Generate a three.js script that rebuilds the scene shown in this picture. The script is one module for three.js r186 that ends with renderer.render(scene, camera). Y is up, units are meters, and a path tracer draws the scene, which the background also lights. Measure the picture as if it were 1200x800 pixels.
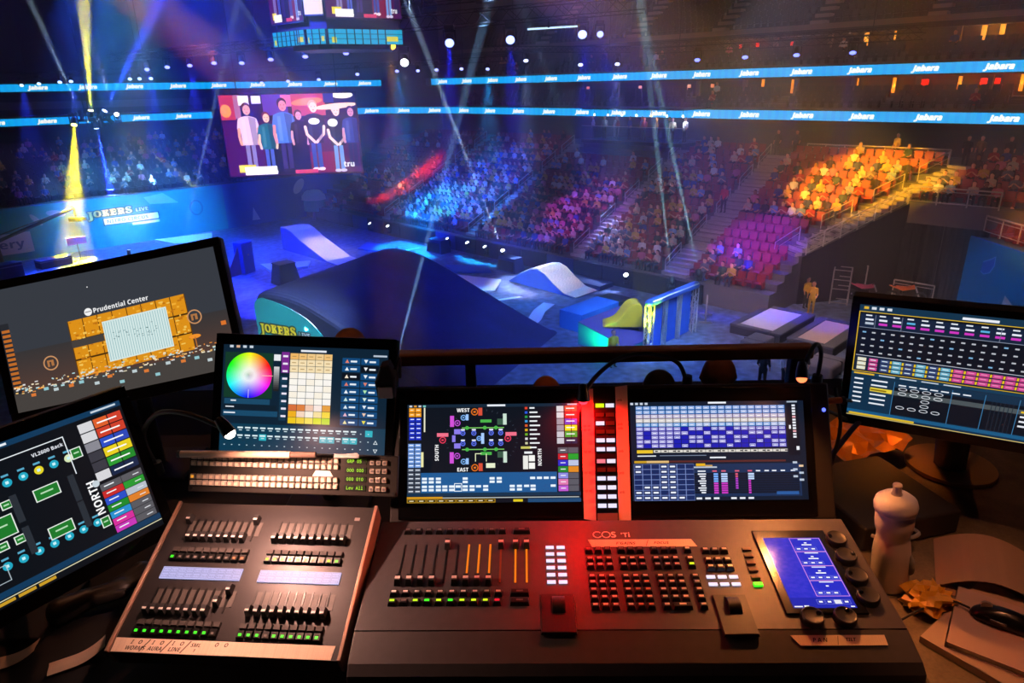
import * as THREE from 'three';
import { mergeGeometries } from 'three/addons/utils/BufferGeometryUtils.js';
import { RoundedBoxGeometry } from 'three/addons/geometries/RoundedBoxGeometry.js';
import { RectAreaLightUniformsLib } from 'three/addons/lights/RectAreaLightUniformsLib.js';

// ---------- camera, sky, haze, exposure ----------
RectAreaLightUniformsLib.init();
const scene = new THREE.Scene();
scene.background = new THREE.Color(0, 0, 0);                       // indoors: no sky
scene.fog = new THREE.FogExp2(0xffffff, 0.0042);                    // theatrical haze in the hall
const camera = new THREE.PerspectiveCamera(53.13, 1.5, 0.05, 400); // 24 mm lens, standing behind the desk
camera.position.set(0, 1.75, 0);
camera.rotation.set(-20.5 * Math.PI / 180, 0, -0.0185);
const renderer = new THREE.WebGLRenderer();
renderer.toneMapping = THREE.LinearToneMapping;
renderer.toneMappingExposure = 1.0;
renderer.shadowMap.enabled = true;
const WASH = 3.0, BEAM = 11.0;                                      // dimmers of the stage washes and of the beam lights

// ---------- helpers ----------
let seed = 7;
const rnd = () => { seed = (seed * 1664525 + 1013904223) >>> 0; return seed / 4294967296; };
const rr = (a, b) => a + (b - a) * rnd();
const D2R = Math.PI / 180, V = (x, y, z) => new THREE.Vector3(x, y, z);
const FY = -10.25;                                                 // arena floor
const Q = Math.SQRT1_2;
const W = (s, t, y = FY) => V((s + t) * Q, y, (s - t) * Q);        // arena axes: s along the hall, t across it
const ARENA_TURN = -Math.PI / 4;                                   // turns +z towards the field for the side stand
const used = new Map();
function numbered(name) { const n = used.get(name) || 0; used.set(name, n + 1); return n ? name + '_' + String(n).padStart(3, '0') : name; }
const shadow = (o) => { o.castShadow = o.receiveShadow = true; return o; };
function tag(o, label, category, group) { o.userData.label = label; o.userData.category = category; if (group) o.userData.group = group; return o; }
function thing(name, label, category, pos, turn = 0, group) {
  const o = new THREE.Group(); o.name = numbered(name); if (pos) o.position.copy(pos); o.rotation.y = turn;
  scene.add(o); return tag(o, label, category, group);
}
const merge = (g) => Array.isArray(g) ? (g.length === 1 ? g[0] : mergeGeometries(g.map((x) => x.index ? x.toNonIndexed() : x).map((x) => { for (const k of Object.keys(x.attributes)) if (!['position', 'normal', 'uv'].includes(k)) x.deleteAttribute(k); return x; }))) : g;
function part(name, g, m, parent) { const o = shadow(new THREE.Mesh(merge(g), m)); o.name = name; parent.add(o); return o; }
function solo(name, g, m, label, category, group) { const o = shadow(new THREE.Mesh(merge(g), m)); o.name = numbered(name); scene.add(o); return tag(o, label, category, group); }
function struct(name, g, m) { const o = shadow(new THREE.Mesh(merge(g), m)); o.name = numbered(name); o.userData.kind = 'structure'; scene.add(o); return o; }
function structGroup(name) { const o = new THREE.Group(); o.name = numbered(name); o.userData.kind = 'structure'; scene.add(o); return o; }
function copyOf(src, label, group) { const c = src.clone(); c.name = numbered(src.name.replace(/_\d{3}$/, '')); scene.add(c); c.userData = { ...src.userData }; if (label) c.userData.label = label; if (group) c.userData.group = group; return c; }
const std = (color, o = {}) => new THREE.MeshStandardMaterial({ color, roughness: 0.7, ...o });
const glow = (color, k = 1, o = {}) => new THREE.MeshStandardMaterial({ color: 0x050505, emissive: color, emissiveIntensity: k, roughness: 0.5, ...o });
const box = (w, h, d, x = 0, y = 0, z = 0) => new THREE.BoxGeometry(w, h, d).translate(x, y, z);
const rbox = (w, h, d, r, x = 0, y = 0, z = 0) => new RoundedBoxGeometry(w, h, d, 2, r).translate(x, y, z);
const cyl = (r0, r1, h, x = 0, y = 0, z = 0, n = 12) => new THREE.CylinderGeometry(r0, r1, h, n).translate(x, y, z);
const lathe = (pts, n = 24) => new THREE.LatheGeometry(pts.map((p) => new THREE.Vector2(p[0], p[1])), n);
function bar(a, b, r, n = 6) { const d = b.clone().sub(a), g = new THREE.CylinderGeometry(r, r, d.length(), n); g.applyQuaternion(new THREE.Quaternion().setFromUnitVectors(V(0, 1, 0), d.clone().normalize())); return g.translate((a.x + b.x) / 2, (a.y + b.y) / 2, (a.z + b.z) / 2); }
function tube(pts, r, seg = 24, n = 8) { return new THREE.TubeGeometry(new THREE.CatmullRomCurve3(pts), seg, r, n, false); }
// a block tapering from wb x db at y = 0 to wt x dt at y = h
function frustum(wb, db, wt, dt, h, dz = 0) {
  const g = new THREE.BoxGeometry(1, 1, 1), p = g.attributes.position;
  for (let i = 0; i < p.count; i++) { const up = p.getY(i) > 0; p.setXYZ(i, p.getX(i) * (up ? wt : wb), up ? h : 0, p.getZ(i) * (up ? dt : db) + (up ? dz : 0)); }
  g.computeVertexNormals(); return g;
}
// a polygon in x,y pushed out by depth along z
function slab(pts, depth, bevel = 0) {
  const g = new THREE.ExtrudeGeometry(new THREE.Shape(pts.map((p) => new THREE.Vector2(p[0], p[1]))), { depth: depth - 2 * bevel, bevelEnabled: bevel > 0, bevelSize: bevel, bevelThickness: bevel, bevelSegments: 2, bevelOffset: -bevel, curveSegments: 6 });
  return g.translate(0, 0, bevel);
}
function canvasTex(w, h, draw) {
  const c = document.createElement('canvas'); c.width = w; c.height = h; const x = c.getContext('2d'); draw(x, w, h);
  const t = new THREE.CanvasTexture(c); t.colorSpace = THREE.SRGBColorSpace; t.magFilter = THREE.LinearFilter; return t;
}
function noiseTex(n, amp, base, sx, sy) {                            // soft grain, tinted round base
  const d = new Uint8Array(n * n * 4), coarse = [];
  const m = 16; for (let i = 0; i < m * m; i++) coarse.push(rnd());
  for (let y = 0; y < n; y++) for (let x = 0; x < n; x++) {
    const u = x / n * m, v = y / n * m, x0 = u | 0, y0 = v | 0, f = u - x0, g = v - y0, at = (i, j) => coarse[(j % m) * m + i % m];
    const c = (at(x0, y0) * (1 - f) + at(x0 + 1, y0) * f) * (1 - g) + (at(x0, y0 + 1) * (1 - f) + at(x0 + 1, y0 + 1) * f) * g;
    const k = 1 + amp * ((c - 0.5) * 1.3 + (rnd() - 0.5) * 0.7), o = (y * n + x) * 4;
    for (let q = 0; q < 3; q++) d[o + q] = Math.max(0, Math.min(255, base[q] * k)); d[o + 3] = 255;
  }
  const t = new THREE.DataTexture(d, n, n); t.colorSpace = THREE.SRGBColorSpace; t.magFilter = THREE.LinearFilter; t.wrapS = t.wrapT = THREE.RepeatWrapping; t.repeat.set(sx, sy); t.needsUpdate = true; return t;
}
// lights that belong to a fitting: the builder places the mesh, this places the light just in front of it
function spot(name, from, to, color, intensity, half, penumbra = 0.3, size = 2) {
  const l = new THREE.SpotLight(color, intensity, 0, half, penumbra, 2); l.name = name; l.position.copy(from); l.target.position.copy(to);
  l.castShadow = true; l.shadow.radius = size; scene.add(l, l.target); return l;
}
function panelLight(name, mesh, w, h, color, intensity, off = 0.006) { // same size as a glowing panel, just in front of it
  const l = new THREE.RectAreaLight(color, intensity, w, h); l.name = name; mesh.updateWorldMatrix(true, false);
  const p = V(0, 0, off).applyMatrix4(mesh.matrixWorld), q = mesh.getWorldQuaternion(new THREE.Quaternion());
  l.position.copy(p); l.quaternion.copy(q).multiply(new THREE.Quaternion().setFromAxisAngle(V(0, 1, 0), Math.PI)); scene.add(l); return l;
}
// surface of a distance field, one closed mesh (surface nets)
function fieldMesh(f, lo, hi, cell) {
  const n = [0, 1, 2].map((i) => Math.ceil((hi[i] - lo[i]) / cell) + 2), at = (i, j, k) => (k * n[1] + j) * n[0] + i, val = new Float32Array(n[0] * n[1] * n[2]);
  for (let k = 0; k < n[2]; k++) for (let j = 0; j < n[1]; j++) for (let i = 0; i < n[0]; i++) val[at(i, j, k)] = f(lo[0] + (i - 0.5) * cell, lo[1] + (j - 0.5) * cell, lo[2] + (k - 0.5) * cell);
  const id = new Int32Array(val.length).fill(-1), pos = [], idx = [];
  const E = [[0, 1], [2, 3], [4, 5], [6, 7], [0, 2], [1, 3], [4, 6], [5, 7], [0, 4], [1, 5], [2, 6], [3, 7]];
  for (let k = 0; k < n[2] - 1; k++) for (let j = 0; j < n[1] - 1; j++) for (let i = 0; i < n[0] - 1; i++) {
    const v = []; for (let c = 0; c < 8; c++) v.push(val[at(i + (c & 1), j + (c >> 1 & 1), k + (c >> 2))]);
    const inn = v.filter((x) => x < 0).length; if (!inn || inn === 8) continue;
    let sx = 0, sy = 0, sz = 0, m = 0;
    for (const [a, b] of E) if ((v[a] < 0) !== (v[b] < 0)) { const t = v[a] / (v[a] - v[b]); sx += (a & 1) + t * ((b & 1) - (a & 1)); sy += (a >> 1 & 1) + t * ((b >> 1 & 1) - (a >> 1 & 1)); sz += (a >> 2) + t * ((b >> 2) - (a >> 2)); m++; }
    id[at(i, j, k)] = pos.length / 3; pos.push(lo[0] + (i - 0.5 + sx / m) * cell, lo[1] + (j - 0.5 + sy / m) * cell, lo[2] + (k - 0.5 + sz / m) * cell);
  }
  const quad = (a, b, c, d, flip) => flip ? idx.push(a, c, b, a, d, c) : idx.push(a, b, c, a, c, d);
  for (let k = 1; k < n[2] - 1; k++) for (let j = 1; j < n[1] - 1; j++) for (let i = 1; i < n[0] - 1; i++) {
    const s = val[at(i, j, k)] < 0;
    if (s !== val[at(i + 1, j, k)] < 0) quad(id[at(i, j - 1, k - 1)], id[at(i, j, k - 1)], id[at(i, j, k)], id[at(i, j - 1, k)], !s);
    if (s !== val[at(i, j + 1, k)] < 0) quad(id[at(i - 1, j, k - 1)], id[at(i - 1, j, k)], id[at(i, j, k)], id[at(i, j, k - 1)], !s);
    if (s !== val[at(i, j, k + 1)] < 0) quad(id[at(i - 1, j - 1, k)], id[at(i, j - 1, k)], id[at(i, j, k)], id[at(i - 1, j, k)], !s);
  }
  const g = new THREE.BufferGeometry(); g.setAttribute('position', new THREE.Float32BufferAttribute(pos, 3)); g.setIndex(idx); g.computeVertexNormals(); return g;
}
const smin = (a, b, k) => { const h = Math.max(k - Math.abs(a - b), 0) / k; return Math.min(a, b) - h * h * k / 4; };
function capsule(x, y, z, a, b, ra, rb) {
  const bx = b[0] - a[0], by = b[1] - a[1], bz = b[2] - a[2], px = x - a[0], py = y - a[1], pz = z - a[2], l = bx * bx + by * by + bz * bz;
  const h = l ? Math.max(0, Math.min(1, (px * bx + py * by + pz * bz) / l)) : 0;
  return Math.hypot(px - bx * h, py - by * h, pz - bz * h) - (ra + (rb - ra) * h);
}
// a body from a list of bones [from, to, radius, radius, what it is covered with]
function bodyMesh(bones, lo, hi, cell, blend, colors) {
  const dist = (x, y, z) => { let d = 9; for (const b of bones) d = smin(d, capsule(x, y, z, b[0], b[1], b[2], b[3]), blend); return d; };
  const g = fieldMesh(dist, lo, hi, cell), p = g.attributes.position, c = new Float32Array(p.count * 3), kind = [];
  for (let i = 0; i < p.count; i++) {
    const x = p.getX(i), y = p.getY(i), z = p.getZ(i); let best = 9, w = 0;
    for (const b of bones) { const d = capsule(x, y, z, b[0], b[1], b[2], b[3]); if (d < best) { best = d; w = b[4]; } }
    kind.push(w);
  }
  g.setAttribute('color', new THREE.BufferAttribute(c, 3)); g.userData.kind = kind; return dressed(g, colors);
}
function dressed(g, colors) {                                       // the same body in other clothes
  const h = new THREE.BufferGeometry(); for (const k of ['position', 'normal']) h.setAttribute(k, g.attributes[k]); h.setIndex(g.index);
  const c = new Float32Array(g.userData.kind.length * 3), t = new THREE.Color();
  g.userData.kind.forEach((k, i) => { t.set(colors[k]); c.set([t.r, t.g, t.b], i * 3); });
  h.setAttribute('color', new THREE.BufferAttribute(c, 3)); h.userData.kind = g.userData.kind; return h;
}

// ---------- hall shell ----------
const concrete = std(0xffffff, { map: noiseTex(128, 0.35, [92, 88, 90], 20, 20), roughness: 0.85 });
const darkWall = std(0x16151a, { roughness: 0.9 });
const M = {
  black: std(0x0b0b0d, { roughness: 0.6 }), gloss: std(0x060607, { roughness: 0.12 }), steel: std(0xa4a8ae, { roughness: 0.45, metalness: 0.35 }), darkSteel: std(0x1b1c20, { roughness: 0.45, metalness: 0.6 }),
  rail: std(0xb4aea6, { roughness: 0.45, metalness: 0.25 }), white: std(0xd8d6d2), beige: std(0x8a6f5c, { roughness: 0.8 }), grey: std(0x4c4c50), red: std(0xa01418),
};
const floorMap = noiseTex(256, 0.5, [86, 98, 124], 30, 30);
const hallBox = (y, h) => box(115, h, 101).rotateY(-Math.PI / 4).translate(W(-27, 20).x, y, W(-27, 20).z);
const arenaFloor = struct('floor', hallBox(FY - 0.15, 0.3), std(0xffffff, { map: floorMap, roughness: 0.5 }));
struct('ceiling', hallBox(24, 0.5), darkWall);
struct('wall_end', box(0.5, 36, 101).rotateY(-Math.PI / 4).translate(W(-84, 20).x, 6, W(-84, 20).z), darkWall);
struct('wall_side', box(115, 36, 0.5).rotateY(-Math.PI / 4).translate(W(-27, 70).x, 6, W(-27, 70).z), darkWall);
struct('wall_near', box(115, 36, 0.5).rotateY(-Math.PI / 4).translate(W(-27, -30).x, 6, W(-27, -30).z), darkWall);
struct('wall_behind', box(0.5, 36, 101).rotateY(-Math.PI / 4).translate(W(30, 20).x, 6, W(30, 20).z), darkWall);

const sEnd = (t) => -15.0 + Math.max(0, t - 38) * 0.6;                // slanting right end of the side stand
function tier(name, profile, length, origin, theta, m = concrete) {  // profile: x away from the field, y up; runs along local z
  const o = struct(name, slab(profile, length), m); o.position.copy(origin); o.rotation.y = theta; return o;
}
function steps(x0, y0, run, rise, n, tail, low) {                    // stepped outline of a stand
  const p = [[x0 - 0.05, low], [x0 - 0.05, y0]];
  for (let k = 0; k < n; k++) { p.push([x0 + run * (k + 1), y0 + rise * k]); if (k < n - 1) p.push([x0 + run * (k + 1), y0 + rise * (k + 1)]); }
  p.push([x0 + run * n + tail, y0 + rise * (n - 1)], [x0 + run * n + tail, low]);
  return p;
}
const RUN = 0.83, RISE = 0.385, T0 = 34.6, Y0 = -9.0, ROWS = 16;     // side stand
const tOf = (k) => T0 + RUN * (k + 0.55), yOf = (k) => Y0 + RISE * k;
tier('seating_tier', steps(T0, Y0, RUN, RISE, 4, 0.1, FY), 51, W(-66, 0, 0), Math.PI / 4);
{ const o = tier('seating_tier', steps(T0 + RUN * 4, Y0 + RISE * 4, RUN, RISE, ROWS - 4, 6.5, FY), 50, W(-66, 0, 0), Math.PI / 4), p = o.geometry.attributes.position;  // long side, cut off aslant by the tunnel
  for (let i = 0; i < p.count; i++) if (p.getZ(i) > 25) p.setZ(i, 66 + sEnd(p.getX(i))); o.geometry.computeVertexNormals(); }
tier('seating_tier', steps(T0 + RUN * 11, Y0 + RISE * 11, RUN, RISE, 5, 6.5, FY + 3.6), 14, W(-12.3, 0, 0), Math.PI / 4);               // above the tunnel
tier('seating_tier', steps(0, -6.3, RUN, RISE, 9, 3, FY), 13, V(25.2, 0, -36.4), 0);                                            // corner stand
tier('seating_tier', steps(64.2, -6.2, RUN, 0.36, 10, 9, FY), 38, W(0, -2, 0), Math.PI * 0.75);                                  // end stand
// suites: two decks over the concourse
const deck = (t0, y0, s0, len) => tier('suite_deck', [[t0, y0 - 0.75], [t0, y0], [t0 + 0.9, y0], [t0 + 0.9, y0 + 0.3], [t0 + 1.75, y0 + 0.3], [t0 + 1.75, y0 + 0.6], [t0 + 2.6, y0 + 0.6], [t0 + 2.6, y0 + 0.75], [t0 + 8, y0 + 0.75], [t0 + 8, y0 - 0.75]], len, W(s0, 0, 0), Math.PI / 4);
deck(49.75, -0.1, -58, 66); deck(51.2, 2.72, -64, 72);
tier('suite_deck', [[77.3, -0.85], [77.3, -0.1], [83, -0.1], [83, -0.85]], 50, W(0, -2, 0), Math.PI * 0.75);
tier('suite_deck', [[77.9, 2.0], [77.9, 2.72], [83, 2.72], [83, 2.0]], 54, W(0, -2, 0), Math.PI * 0.75);
tier('concourse_wall', [[54.5, -3.3], [54.5, -0.9], [55, -0.9], [55, -3.3]], 66, W(-58, 0, 0), Math.PI / 4, std(0x3a3030));
tier('suite_wall', [[55.2, 0.6], [55.2, 2.0], [55.6, 2.0], [55.6, 0.6]], 66, W(-58, 0, 0), Math.PI / 4, std(0x41312c));
tier('suite_wall', [[56, 3.4], [56, 5.4], [56.4, 5.4], [56.4, 3.4]], 72, W(-64, 0, 0), Math.PI / 4, std(0x41312c));
tier('upper_fascia', [[54.4, 5.25], [54.4, 5.6], [58, 5.6], [58, 5.25]], 72, W(-64, 0, 0), Math.PI / 4, M.beige);
tier('upper_tier', steps(54.7, 5.6, 0.8, 0.5, 14, 2, 4.9), 72, W(-64, 0, 0), Math.PI / 4, std(0x3a2e2a, { roughness: 0.9 }));
tier('end_wall_band', [[77.4, 0.5], [77.4, 1.15], [78, 1.15], [78, 0.5]], 34, W(0, -2, 0), Math.PI * 0.75, std(0x7a6468));
tier('end_wall_back', [[81, -3], [81, 9], [81.5, 9], [81.5, -3]], 54, W(0, -2, 0), Math.PI * 0.75, darkWall);
for (let s = -60; s < 4; s += 4.1) {                                 // piers between the suites
  const o = struct('suite_pier', box(0.3, 1.3, 0.3), std(0x7a6250)); o.position.copy(W(s, 53.6, 1.25)); o.rotation.y = Math.PI / 4;
  const p = struct('suite_pier', box(0.3, 1.9, 0.3), std(0x7a6250)); p.position.copy(W(s + 1.5, 55, 4.4)); p.rotation.y = Math.PI / 4;
}
for (const s of [-50, -39, -30.5, -22.6, -14.8, -6.8]) {             // concrete stairs of the upper tier
  const st = structGroup('upper_stairs'); st.position.copy(W(s, 54.7, 5.6)); st.rotation.y = Math.PI / 4;
  for (let k = 0; k < 8; k++) part('step', box(0.8, 0.27, 1.1, 0.4 + 0.8 * k, 0.5 * k + 0.12, 0), std(0x9a8272), st);
}

// ---------- LED ribbons ----------
const ribbonTex = canvasTex(768, 128, (x, w, h) => {
  x.fillStyle = '#08a8ec'; x.fillRect(0, 0, w, h);
  x.fillStyle = '#069ee2'; for (let i = 0; i < 7; i++) x.fillRect(i * 110, 0, 50, h);
  x.save(); x.translate(w / 2, h / 2 + 30); x.transform(1, 0, -0.22, 1, 0, 0); x.font = 'bold 92px sans-serif'; x.textAlign = 'center';
  x.lineWidth = 10; x.strokeStyle = '#fbfbe6'; x.strokeText('Jabara', 0, 0); x.fillStyle = '#ffffff'; x.fillText('Jabara', 0, 0); x.restore();
});
ribbonTex.wrapS = THREE.RepeatWrapping;
function ribbon(y, pts, label, k) {
  const root = thing('led_ribbon', label, 'led screen', null);
  let run = 0;
  for (let i = 0; i + 1 < pts.length; i++) {
    const a = W(pts[i][0], pts[i][1], y), b = W(pts[i + 1][0], pts[i + 1][1], y), L = a.distanceTo(b), th = Math.atan2(-(b.z - a.z), b.x - a.x), mid = a.clone().add(b).multiplyScalar(0.5);
    const hs = part('housing', box(L + 0.05, 0.78, 0.2), M.black, root); hs.position.copy(mid); hs.rotation.y = th;
    const g = new THREE.PlaneGeometry(L, 0.62), uv = g.attributes.uv; for (let q = 0; q < uv.count; q++) uv.setX(q, (run + uv.getX(q) * L) / 3.9);
    const scr = part('screen_face', g, glow(0xffffff, 1.3, { emissiveMap: ribbonTex }), hs); scr.position.z = 0.106; run += L;
    panelLight('ribbon_light', scr, L, 0.6, 0x0a9fe4, k);
  }
}
ribbon(-0.5, [[-77, 3], [-74.2, 31]], 'lower glowing blue LED ribbon board along the end stand', 0.25);
ribbon(-0.5, [[-71.5, 37], [-65.2, 46.6], [-57, 49.4], [1, 49.5]], 'lower glowing blue LED ribbon board above the side stand', 0.25);
ribbon(2.34, [[-77.6, 3], [-73.5, 34], [-69.5, 49]], 'upper glowing blue LED ribbon board over the end stand', 0.25);
ribbon(2.34, [[-62.6, 50.9], [1, 50.9]], 'upper glowing blue LED ribbon board over the side stand', 0.25);

// ---------- stairs and rails of the side stand ----------
const AISLES = [[-50, 1.2], [-39, 1.1], [-28.4, 1.2], [-21, 1.7]];
const concreteStep = std(0x9c938c, { roughness: 0.8 });
const stepGeo = {}, nosingGeo = box(0.07, 0.03, 1.26, -RUN * 0.29 + 0.035, RISE / 4 + 0.005, 0), nosingMat = std(0x2a2422);
for (const [s, w] of AISLES) {
  const st = structGroup('aisle_stairs'); st.position.copy(W(s, T0, Y0)); st.rotation.y = Math.PI / 4;
  stepGeo[w] ??= box(RUN / 2, RISE / 2 + 0.02, w);
  for (let k = 0; k < ROWS * 2 - 1; k++) { const p = part('step', stepGeo[w], concreteStep, st); p.position.set(RUN / 2 * (k + 0.5) + 0.1, RISE / 2 * k - 0.02 + RISE / 4, 0); }
}
{ // slanting stairs at the end of the stand
  const st = structGroup('aisle_stairs'); st.position.copy(W(-15.75 - 3.4 * 0.6, T0, Y0)); st.rotation.y = Math.PI / 4 - 0.54; stepGeo.end = box(RUN / 2 * 1.166, RISE / 2 + 0.02, 1.25);
  for (let k = 8; k < ROWS * 2 - 1; k++) { const p = part('step', stepGeo.end, concreteStep, st); part('nosing', nosingGeo, nosingMat, p); p.position.set((RUN / 2 * (k + 0.5) + 0.1) * 1.166, RISE / 2 * k - 0.02 + RISE / 4, 0); }
}
function loopRail(p0, p1, h, label, group, mid = true) {              // a hand rail between two points on a slope
  const o = thing('handrail', label, 'handrail', p0, 0, group), b = p1.clone().sub(p0), u = V(0, h, 0);
  part('top_rail', bar(u, b.clone().add(u), 0.03), M.rail, o);
  if (mid) part('middle_rail', bar(V(0, h * 0.55, 0), b.clone().add(V(0, h * 0.55, 0)), 0.02), M.rail, o);
  part('post', bar(V(0, 0, 0), u, 0.03), M.rail, o); part('post', bar(b, b.clone().add(u), 0.03), M.rail, o); return o;
}
const aisleName = ['by the orange-lit block', 'inside the blue-lit crowd', 'below the glass booth', 'beside the wide concrete walkway', 'beside the yellow-lit stairs'];
[...AISLES, [null, 1.3]].forEach(([s0, w], i) => { for (const k of [0, 3.4, 6.8, 10.2, 13.2]) { const sa = (q) => s0 ?? sEnd(T0 + RUN * q) - 0.85; if (s0 === null && k < 3) continue; loopRail(W(sa(k) - w / 2 + 0.1, T0 + RUN * (k + 0.4), Y0 + RISE * k), W(sa(k + 2) - w / 2 + 0.1, T0 + RUN * (k + 2.4), Y0 + RISE * (k + 2)), 0.85, 'steel aisle handrail ' + aisleName[i], 'aisle handrails ' + aisleName[i]); } });
function fence(pts, h, n, label, m = M.rail) {
  const o = thing('railing', label, 'railing', pts[0]), up = (p, y) => p.clone().sub(pts[0]).add(V(0, y, 0));
  for (let i = 0; i + 1 < pts.length; i++) {
    part('top_rail', bar(up(pts[i], h), up(pts[i + 1], h), 0.045), m, o); part('middle_rail', bar(up(pts[i], h * 0.8), up(pts[i + 1], h * 0.8), 0.025), m, o); part('bottom_rail', bar(up(pts[i], 0.15), up(pts[i + 1], 0.15), 0.025), m, o);
    for (let k = 0; k <= n; k++) { const p = pts[i].clone().lerp(pts[i + 1], k / n); part('post', bar(up(p, 0), up(p, h), 0.035), m, o); }
  }
  return o;
}
fence([W(-19.4, 47.9, yOf(15)), W(-10.9, 47.9, yOf(15))], 1.0, 7, 'pale steel railing along the top of the yellow-lit block');
fence([W(sEnd(38.2) + 0.1, 38.2, -7.45), W(sEnd(43.6) + 0.1, 43.6, -4.95)], 0.95, 6, 'sloping steel railing on the edge of the dark tunnel');
fence([W(-11.6, 43.6, -4.85), W(-7.2, 43.6, -4.85)], 0.95, 3, 'level steel railing over the dark tunnel mouth');
fence([V(25.4, -6.1, -36.2), V(25.4, -6.1, -27)], 0.95, 7, 'yellow-lit steel railing in front of the corner stand');

// ---------- seats and spectators ----------
const seatGeo = merge([box(0.46, 0.06, 0.4, 0, 0.4, 0.02), box(0.46, 0.46, 0.06).rotateX(-0.18).translate(0, 0.64, -0.22), box(0.06, 0.4, 0.34, 0.25, 0.32, -0.02), box(0.06, 0.4, 0.3, -0.25, 0.32, -0.02)]);
const seatRed = std(0x8a2026, { roughness: 0.55 }), seatDark = std(0x2a2426, { roughness: 0.6 });
// seated body: 0 skin, 1 hair, 2 top, 3 trousers
const SIT = [[[0, 0.42, -0.05], [0, 0.72, -0.08], 0.15, 0.16, 2], [[0, 0.72, -0.08], [0, 0.9, -0.07], 0.16, 0.12, 2], [[-0.17, 0.88, -0.07], [0.17, 0.88, -0.07], 0.08, 0.08, 2], [[0, 0.95, -0.06], [0, 1.02, -0.05], 0.055, 0.055, 0], [[0, 1.1, -0.03], [0, 1.17, -0.03], 0.095, 0.1, 0], [[0, 1.13, -0.07], [0, 1.21, -0.06], 0.1, 0.095, 1],
  [[-0.2, 0.87, -0.07], [-0.24, 0.62, 0.0], 0.06, 0.05, 2], [[-0.24, 0.62, 0.0], [-0.13, 0.53, 0.24], 0.048, 0.038, 0], [[0.2, 0.87, -0.07], [0.24, 0.62, 0.0], 0.06, 0.05, 2], [[0.24, 0.62, 0.0], [0.13, 0.53, 0.24], 0.048, 0.038, 0],
  [[-0.1, 0.45, 0], [-0.12, 0.46, 0.4], 0.09, 0.075, 3], [[0.1, 0.45, 0], [0.12, 0.46, 0.4], 0.09, 0.075, 3], [[-0.12, 0.45, 0.41], [-0.12, 0.06, 0.4], 0.07, 0.05, 3], [[0.12, 0.45, 0.41], [0.12, 0.06, 0.4], 0.07, 0.05, 3], [[-0.12, 0.05, 0.38], [-0.13, 0.04, 0.52], 0.05, 0.04, 3], [[0.12, 0.05, 0.38], [0.13, 0.04, 0.52], 0.05, 0.04, 3]];
const CLAP = SIT.map((b) => b.map((v) => Array.isArray(v) ? v.slice() : v)); CLAP[7] = [[-0.24, 0.62, 0.05], [-0.05, 0.82, 0.24], 0.048, 0.04, 0]; CLAP[9] = [[0.24, 0.62, 0.05], [0.05, 0.82, 0.24], 0.048, 0.04, 0];
const SKINS = ['#c98f6f', '#e0b08e', '#8a5a3c', '#d8a27e'], HAIRS = ['#1a120e', '#3a2618', '#6b4a2a', '#15100c'];
const TOPS = [['white', '#d9d7d2'], ['grey', '#6f7078'], ['black', '#17171b'], ['red', '#a81f22'], ['blue', '#27428c'], ['pale blue', '#7d9cc4'], ['pink', '#c46a86'], ['yellow', '#caa23a'], ['dark green', '#29493a'], ['cream', '#c9b899']];
const crowdMat = new THREE.MeshStandardMaterial({ vertexColors: true, roughness: 0.85 });
const sitBase = [SIT, CLAP].map((b, i) => bodyMesh(b, [-0.36, -0.02, -0.28], [0.36, 1.36, 0.6], 0.055, 0.05, [SKINS[0], HAIRS[0], TOPS[0][1], '#23242c']));
const CROWD = TOPS.map(([n, c], i) => dressed(sitBase[i % 2], [SKINS[i % 4], HAIRS[(i * 3 + 1) % 4], c, ['#23242c', '#2f3a56', '#3a3634'][i % 3]]));

const places = [];                                                   // every seat: where, which way, in which block, how full
function rowsOf(block, s0, s1, k0, k1, fill) {
  for (let k = k0; k <= k1; k++) for (let s = s0; s <= s1; s += 0.56) if (block === 'tunnel-side' ? s > sEnd(tOf(k)) + 0.4 : s < sEnd(tOf(k)) - (tOf(k) > 38 ? 1.75 : 0.4)) places.push({ row: k, p: W(s, tOf(k), yOf(k)), turn: -Math.PI / 4, block, fill: typeof fill === 'function' ? fill(s, k) : fill, m: seatRed });
}
rowsOf('orange-lit', -60, -50.9, 0, 15, (s, k) => 0.14 + 0.3 * (Math.abs(k - 6) < 2 ? 1 : 0));
rowsOf('blue-lit', -49.1, -39.8, 0, 15, (s, k) => k < 12 ? 0.85 : 0.4);
rowsOf('blue-lit', -38.2, -29.3, 0, 12, (s, k) => k < 9 ? 0.78 : 0.33);
rowsOf('dim middle', -27.5, -22.3, 0, 15, (s, k) => k < 6 ? 0.72 : k > 9 ? 0.6 : 0.35);
rowsOf('yellow-lit', -19.8, -11, 7, 15, (s, k) => k > 13 ? 0.3 : 0.62);
rowsOf('purple-lit', -19.8, -11, 0, 6, (s, k) => k < 3 && s < -17 ? 0.6 : 0.06);
rowsOf('tunnel-side', -12, -2.5, 11, 15, 0.55);
for (let k = 0; k < 8; k++) for (let z = -36; z < -24; z += 0.56) { const x = 25.2 + RUN * (k + 0.55); if ((x - z) * Q < 47) places.push({ p: V(x, -6.3 + RISE * k, z), turn: -Math.PI / 2, row: k, block: 'corner', fill: k > 1 ? 0.45 : 0.1, m: seatRed }); }
for (let k = 0; k < 10; k++) for (let t = 3; t < 36; t += 0.58) places.push({ p: W(-64.2 - RUN * (k + 0.55), t, -6.2 + 0.36 * k), turn: Math.PI / 4, row: k, block: 'end', fill: 0.3, m: seatDark });
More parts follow.
